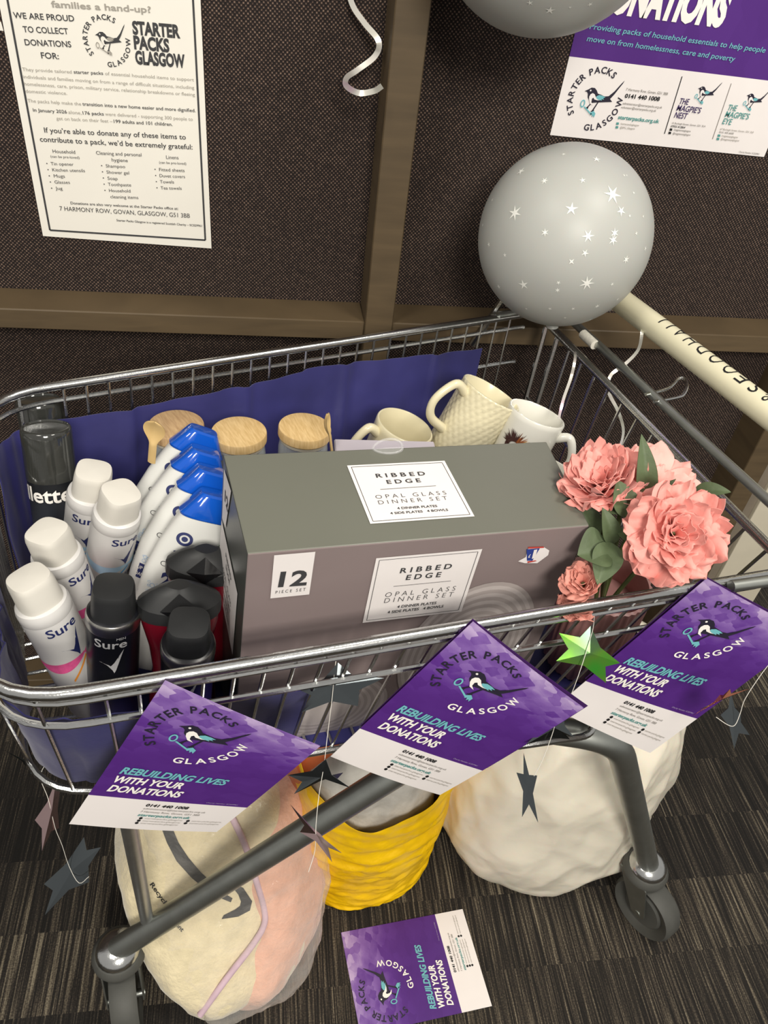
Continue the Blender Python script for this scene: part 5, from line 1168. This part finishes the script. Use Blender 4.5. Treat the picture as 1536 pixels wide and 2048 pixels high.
def surf_px(mb):
    bv = BVHTree.FromPolygons([tuple(p) for p in mb.v], mb.f)
    def f(x, y, lift=.0012):
        h, n, i, d = bv.ray_cast(CAM, ray(x, y).normalized()); 
        return (h-ray(x, y).normalized()*lift) if h else None
    return f
# white carrier bag
M_WBAG = mat('white_film_bag', (240, 232, 214), .28, 0, .05, 9, .8, 14, sss=.2)
WB = thing('plastic_bag', 'big crumpled white plastic bag on the carpet, behind the rear castor leg', 'bag', (.5, .68, 0))
mb = blob([(0.0, .52, .66, .12, .10, .2), (.004, .52, .66, .150, .125, .2), (.05, .515, .665, .185, .15, .2), (.14, .505, .675, .205, .165, .2), (.27, .505, .68, .20, .16, .2), (.40, .50, .69, .165, .135, .2), (.48, .50, .70, .09, .08, .2), (.50, .50, .70, .02, .02, .2)], nseg=220, nz=150, amp=.008, freq=6, seed=3, drape=.004, stretch=(1, 1, .6), cram=-.032, cf=5.0)
link('bag_body', mb, M_WBAG, WB, 80)
# yellow bag with a grey blanket in it
M_YEL = mat('yellow_woven_plastic', (250, 198, 8), .38, 0, .10, 25, .4, 60)
YB = thing('yellow_bag', 'crinkled yellow bag holding a grey blanket, between the cream and white bags', 'bag', (.16, .62, 0))
def ytop(a): 
    s_ = math.sin(a+.25); return min(1.0, .93-.14*max(0, -s_)**1.5+.07*max(0, s_)+.012*math.sin(a*7))
yr = [(0.0, .177, .630, .095, .085, .25), (.004, .177, .630, .112, .10, .25), (.06, .177, .635, .118, .105, .25), (.16, .177, .64, .124, .112, .25), (.28, .177, .65, .128, .118, .25), (.40, .177, .66, .128, .118, .25)]
mb = blob(yr, nseg=180, nz=110, amp=.0055, freq=16, seed=8, topf=ytop, stretch=(.6, .6, 2.0), cram=-.010, cf=12); link('bag_body', thicken(mb, .0008), M_YEL, YB, 80)
mb = blob([(.05, .17, .64, .09, .08, 0), (.18, .17, .645, .108, .095, 0), (.28, .17, .65, .110, .10, 0), (.34, .17, .66, .095, .09, 0), (.37, .17, .66, .04, .04, 0)], amp=.010, freq=10, seed=21); o = link('grey_blanket', mb, mat('grey_fleece', (190, 186, 178), .9, 0, .25, 22, .4, 120, sheen=.4), YB, 80); o['label'] = 'soft grey blanket'
mb = blob([(.12, .075, .66, .03, .05, .2), (.24, .075, .66, .042, .06, .2), (.36, .078, .665, .040, .055, .2), (.42, .08, .67, .012, .02, .2)], 50, 30, amp=.004, freq=12, seed=31); o = link('orange_cloth', mb, mat('orange_cloth', (206, 108, 62), .85, 0, .1), YB, 80); o['label'] = 'orange cloth'
# clear bag with a cream fluffy blanket and a pink one
CB = thing('clear_bag', 'clear plastic bag of cream and pink folded blankets, under the front castor tube', 'bag', (-.08, .5, 0))
M_CREAMBL = mat('cream_fleece', (222, 208, 172), .95, 0, .10, 45, .5, 160, sheen=.5)
mb = blob([(0.0, -.045, .495, .075, .075, .5), (.004, -.045, .495, .095, .095, .5), (.06, -.055, .500, .112, .110, .45), (.13, -.078, .538, .125, .108, .35), (.20, -.088, .588, .126, .098, .2), (.26, -.088, .615, .110, .085, .1), (.295, -.085, .625, .06, .05, 0), (.30, -.085, .625, .01, .01, 0)], amp=.005, freq=8, seed=5, sq=3.0)
CREAMB = mb; o = link('cream_blanket', mb, M_CREAMBL, CB, 80); o['label'] = 'cream fluffy blanket'
sp = surf_px(mb)
def cpx(x, y): return (100+x/3, 1536+y/3)
mbp = MB()
def surf_strip(A, B, mi=0, sub=6):
    # A, B: the two edges of a printed band in photo pixels
    def dens(L): return [V(L[i]).lerp(V(L[i+1]), k/sub) for i in range(len(L)-1) for k in range(sub)]+[V(L[-1])]
    a, b = dens(A), dens(B)
    for i in range(len(a)-1):
        for k in range(4):
            q = [sp(*a[i].lerp(b[i], k/4)), sp(*a[i+1].lerp(b[i+1], k/4)), sp(*a[i+1].lerp(b[i+1], (k+1)/4)), sp(*a[i].lerp(b[i], (k+1)/4))]
            if all(p is not None for p in q): mbp.add(q, [(0, 1, 2, 3)], mi)
surf_strip([cpx(640, 300), cpx(672, 370), cpx(702, 450), cpx(760, 560), cpx(850, 660), cpx(930, 725), cpx(1000, 772), cpx(1085, 806)], [cpx(715, 300), cpx(738, 370), cpx(772, 450), cpx(832, 540), cpx(905, 625), cpx(975, 690), cpx(1040, 750), cpx(1095, 782)])
surf_strip([cpx(1095, 690), cpx(1160, 720), cpx(1213, 800), cpx(1200, 855), cpx(1130, 892), cpx(1030, 907)], [cpx(1100, 722), cpx(1130, 760), cpx(1146, 802), cpx(1140, 828), cpx(1110, 850), cpx(1042, 884)])
def surf_text(s, a, b, cap):
    A, B = V(a), V(b); d = B-A; nrm = V((d.y, -d.x)).normalized(); vs, fs, x0, x1 = text2d(s, .02); k = d.length/(x1-x0)
    P = [sp(*(A+d.normalized()*((u-x0)*k)+nrm*(v*cap/CAPH)), .0014) for u, v in vs]
    if all(p is not None for p in P): mbp.add(P, fs, 0)
surf_text('Recycled', cpx(598, 700), cpx(715, 862), 9); surf_text('ent', cpx(752, 945), cpx(790, 985), 9)
link('printed_arrow', mbp, mat('charcoal_print', (46, 46, 46), .7), o, 0)
mb = blob([(0.0, .010, .482, .046, .080, -.6), (.004, .010, .482, .056, .098, -.6), (.06, .016, .495, .064, .108, -.55), (.13, .025, .555, .064, .105, -.45), (.20, .015, .595, .060, .095, -.4), (.25, .01, .615, .04, .06, -.4), (.255, .01, .615, .01, .02, -.4)], amp=.006, freq=9, seed=15, sq=2.6); o = link('pink_blanket', mb, mat('peach_pink_fleece', (226, 176, 152), .95, 0, .12, 35, .5, 140, sheen=.4), CB, 80); o['label'] = 'peach pink blanket'
E1 = [at_d(462, 1630, 1.0), at_d(500, 1690, 1.02), at_d(528, 1760, 1.05), at_d(552, 1830, 1.08), at_d(556, 1862, 1.10), at_d(530, 1900, 1.12), at_d(480, 1965, 1.15), at_d(420, 2040, 1.17)]
cl = surf_px(CREAMB)
mb = MB(); mb.tube(smoothpath([cl(x, y, .006) or q for (x, y), q in zip([(462, 1630), (490, 1690), (512, 1760), (528, 1815), (528, 1850), (505, 1890), (455, 1955), (400, 2030)], E1)], 6), .0048, 10); link('lilac_edging', mb, mat('lilac_trim', (206, 178, 190), .8, 0, .1), CB, 80)
mb = blob([(0.0, -.038, .492, .070, .080, .3), (.003, -.038, .492, .090, .100, .3), (.05, -.034, .498, .110, .118, .3), (.13, -.042, .545, .140, .118, .2), (.20, -.048, .592, .146, .112, .1), (.27, -.05, .620, .140, .095, 0), (.32, -.04, .632, .07, .05, 0), (.325, -.04, .632, .01, .01, 0)], 180, 120, amp=.006, freq=13, seed=41, sq=2.8, cram=-.014, cf=11); link('clear_film', mb, film_mat('clear_bag_film', (250, 246, 240), .22, .05, .10, .9, 28), CB, 80)

# ================================================================== STAR GARLANDS
def foil(name, rgb):
    m = mat(name, rgb, .18, 1.0, .05, 20, film=0); nt = m.node_tree; b = nt.nodes['Principled BSDF']
    b.inputs['Thin Film Thickness'].default_value = 380; b.inputs['Thin Film IOR'].default_value = 1.8
    return m
M_FOIL = foil('holographic_foil', (104, 110, 113)); M_FOILG = foil('green_holographic_foil', (96, 120, 100))
_r = [n for n in M_FOILG.node_tree.nodes if n.type == 'VALTORGB'][0].color_ramp; _r.elements[0].color = lin((60, 196, 66))+(1,); _r.elements[1].color = lin((92, 104, 108))+(1,); _e = _r.elements.new(.5); _e.color = lin((120, 176, 70))+(1,); M_FOILP = foil('pinkish_foil', (196, 168, 168))
M_THREAD = mat('white_thread', (216, 212, 203), .7)
def star(parent, tips, c, depth, foilm, dz=0.0, inner=.38):
    # tips: five photo pixels going round, c: centre; all near the given depth, a slight fold along the first point
    K5 = [at_d(x, y, depth+(dz*((i % 3)-1))) for i, (x, y) in enumerate(tips)]; C0 = at_d(c[0], c[1], depth-.004); mb = MB(); P = []
    for i in range(5):
        P.append(K5[i]); m_ = (K5[i]+K5[(i+1) % 5])*.5; P.append(C0.lerp(m_, inner*1.75))
    mb.add([C0]+P, [(0, 1+k, 1+(k+1) % 10) for k in range(10)]); thicken(mb, .0003); link('foil_star', mb, foilm, parent, 0)
def thread(parent, pts, r=.0003):
    mb = MB(); mb.tube(smoothpath(pts, 4), r, 5); link('thread', mb, M_THREAD, parent)
g = thing('star_garland', 'string of silver foil stars hanging from the middle of the near rim, between two leaflets', 'garland', at_d(676, 1290, .66), group='foil star garlands')
star(g, [(676, 1325), (768, 1356), (716, 1412), (602, 1425), (595, 1378)], (672, 1370), .655, M_FOIL, .004)
star(g, [(652, 1518), (700, 1575), (686, 1545), (588, 1588), (576, 1550)], (642, 1555), .665, M_FOIL, .01, .36)
star(g, [(580, 1608), (640, 1668), (683, 1706), (664, 1724), (600, 1664)], (632, 1668), .67, M_FOILP, .012, .32)
thread(g, [onring(rim, NA+NS*.315)+V((0, -.003, .004)), at_d(676, 1300, .653), at_d(670, 1335, .652), at_d(664, 1398, .650), at_d(655, 1470, .66), at_d(648, 1530, .659), at_d(638, 1590, .66), at_d(632, 1650, .664), at_d(630, 1700, .67), at_d(617, 1744, .672)])
g = thing('star_garland', 'string of foil stars with a bright green one, hanging in front of the ribbed pot', 'garland', at_d(1197, 1203, .7), group='foil star garlands')
star(g, [(1181, 1252), (1240, 1326), (1212, 1366), (1112, 1322), (1118, 1266)], (1180, 1306), .69, M_FOILG, .004)
star(g, [(1128, 1420), (1148, 1474), (1140, 1478), (1050, 1490), (1078, 1440)], (1110, 1456), .70, M_FOIL, .006)
star(g, [(1047, 1505), (1074, 1551), (1076, 1645), (1044, 1634), (1033, 1545)], (1055, 1574), .71, M_FOIL, .004, .30)
thread(g, [onring(rim, NA+NS*.745)+V((0, -.003, .004)), at_d(1196, 1220, .688), at_d(1185, 1262, .685), at_d(1166, 1324, .684), at_d(1148, 1375, .688), at_d(1140, 1392, .69), at_d(1116, 1432, .693), at_d(1104, 1470, .694), at_d(1085, 1520, .70), at_d(1068, 1552, .705)])
g = thing('star_garland', 'string of foil stars tied to the front lower corner of the basket', 'garland', at_d(85, 1550, .9), group='foil star garlands')
star(g, [(112, 1560), (120, 1578), (118, 1656), (84, 1702), (70, 1640)], (104, 1618), .80, M_FOILP, .006, .42)
star(g, [(168, 1674), (202, 1694), (178, 1764), (90, 1830), (88, 1768)], (146, 1738), .83, M_FOIL, .004, .40)
star(g, [(8, 1500), (60, 1520), (88, 1545), (62, 1548), (50, 1530)], (60, 1528), .80, M_FOIL, .003, .3)
thread(g, [at_d(76, 1548, .79), at_d(86, 1572, .793), at_d(97, 1600, .795), at_d(110, 1655, .80), at_d(124, 1690, .81), at_d(138, 1732, .825), at_d(158, 1766, .824), at_d(178, 1753, .826)]); thread(g, [at_d(80, 1550, .785), at_d(92, 1530, .78), at_d(122, 1526, .78)])
g = thing('star_garland', 'string of rainbow foil stars hanging at the right edge, beside the last leaflet', 'garland', at_d(1500, 1370, .7), group='foil star garlands')
star(g, [(1460, 1378), (1496, 1378), (1400, 1418), (1384, 1432), (1440, 1390)], (1444, 1398), .69, foil('red_gold_foil', (214, 140, 110)), .004, .30)
star(g, [(1461, 1380), (1481, 1428), (1499, 1470), (1468, 1498), (1441, 1430)], (1466, 1436), .70, M_FOIL, .004, .36)
thread(g, [at_d(1545, 1320, .68), at_d(1520, 1352, .685), at_d(1490, 1398, .69), at_d(1481, 1425, .694), at_d(1470, 1450, .695), at_d(1456, 1450, .697), at_d(1432, 1434, .70)])
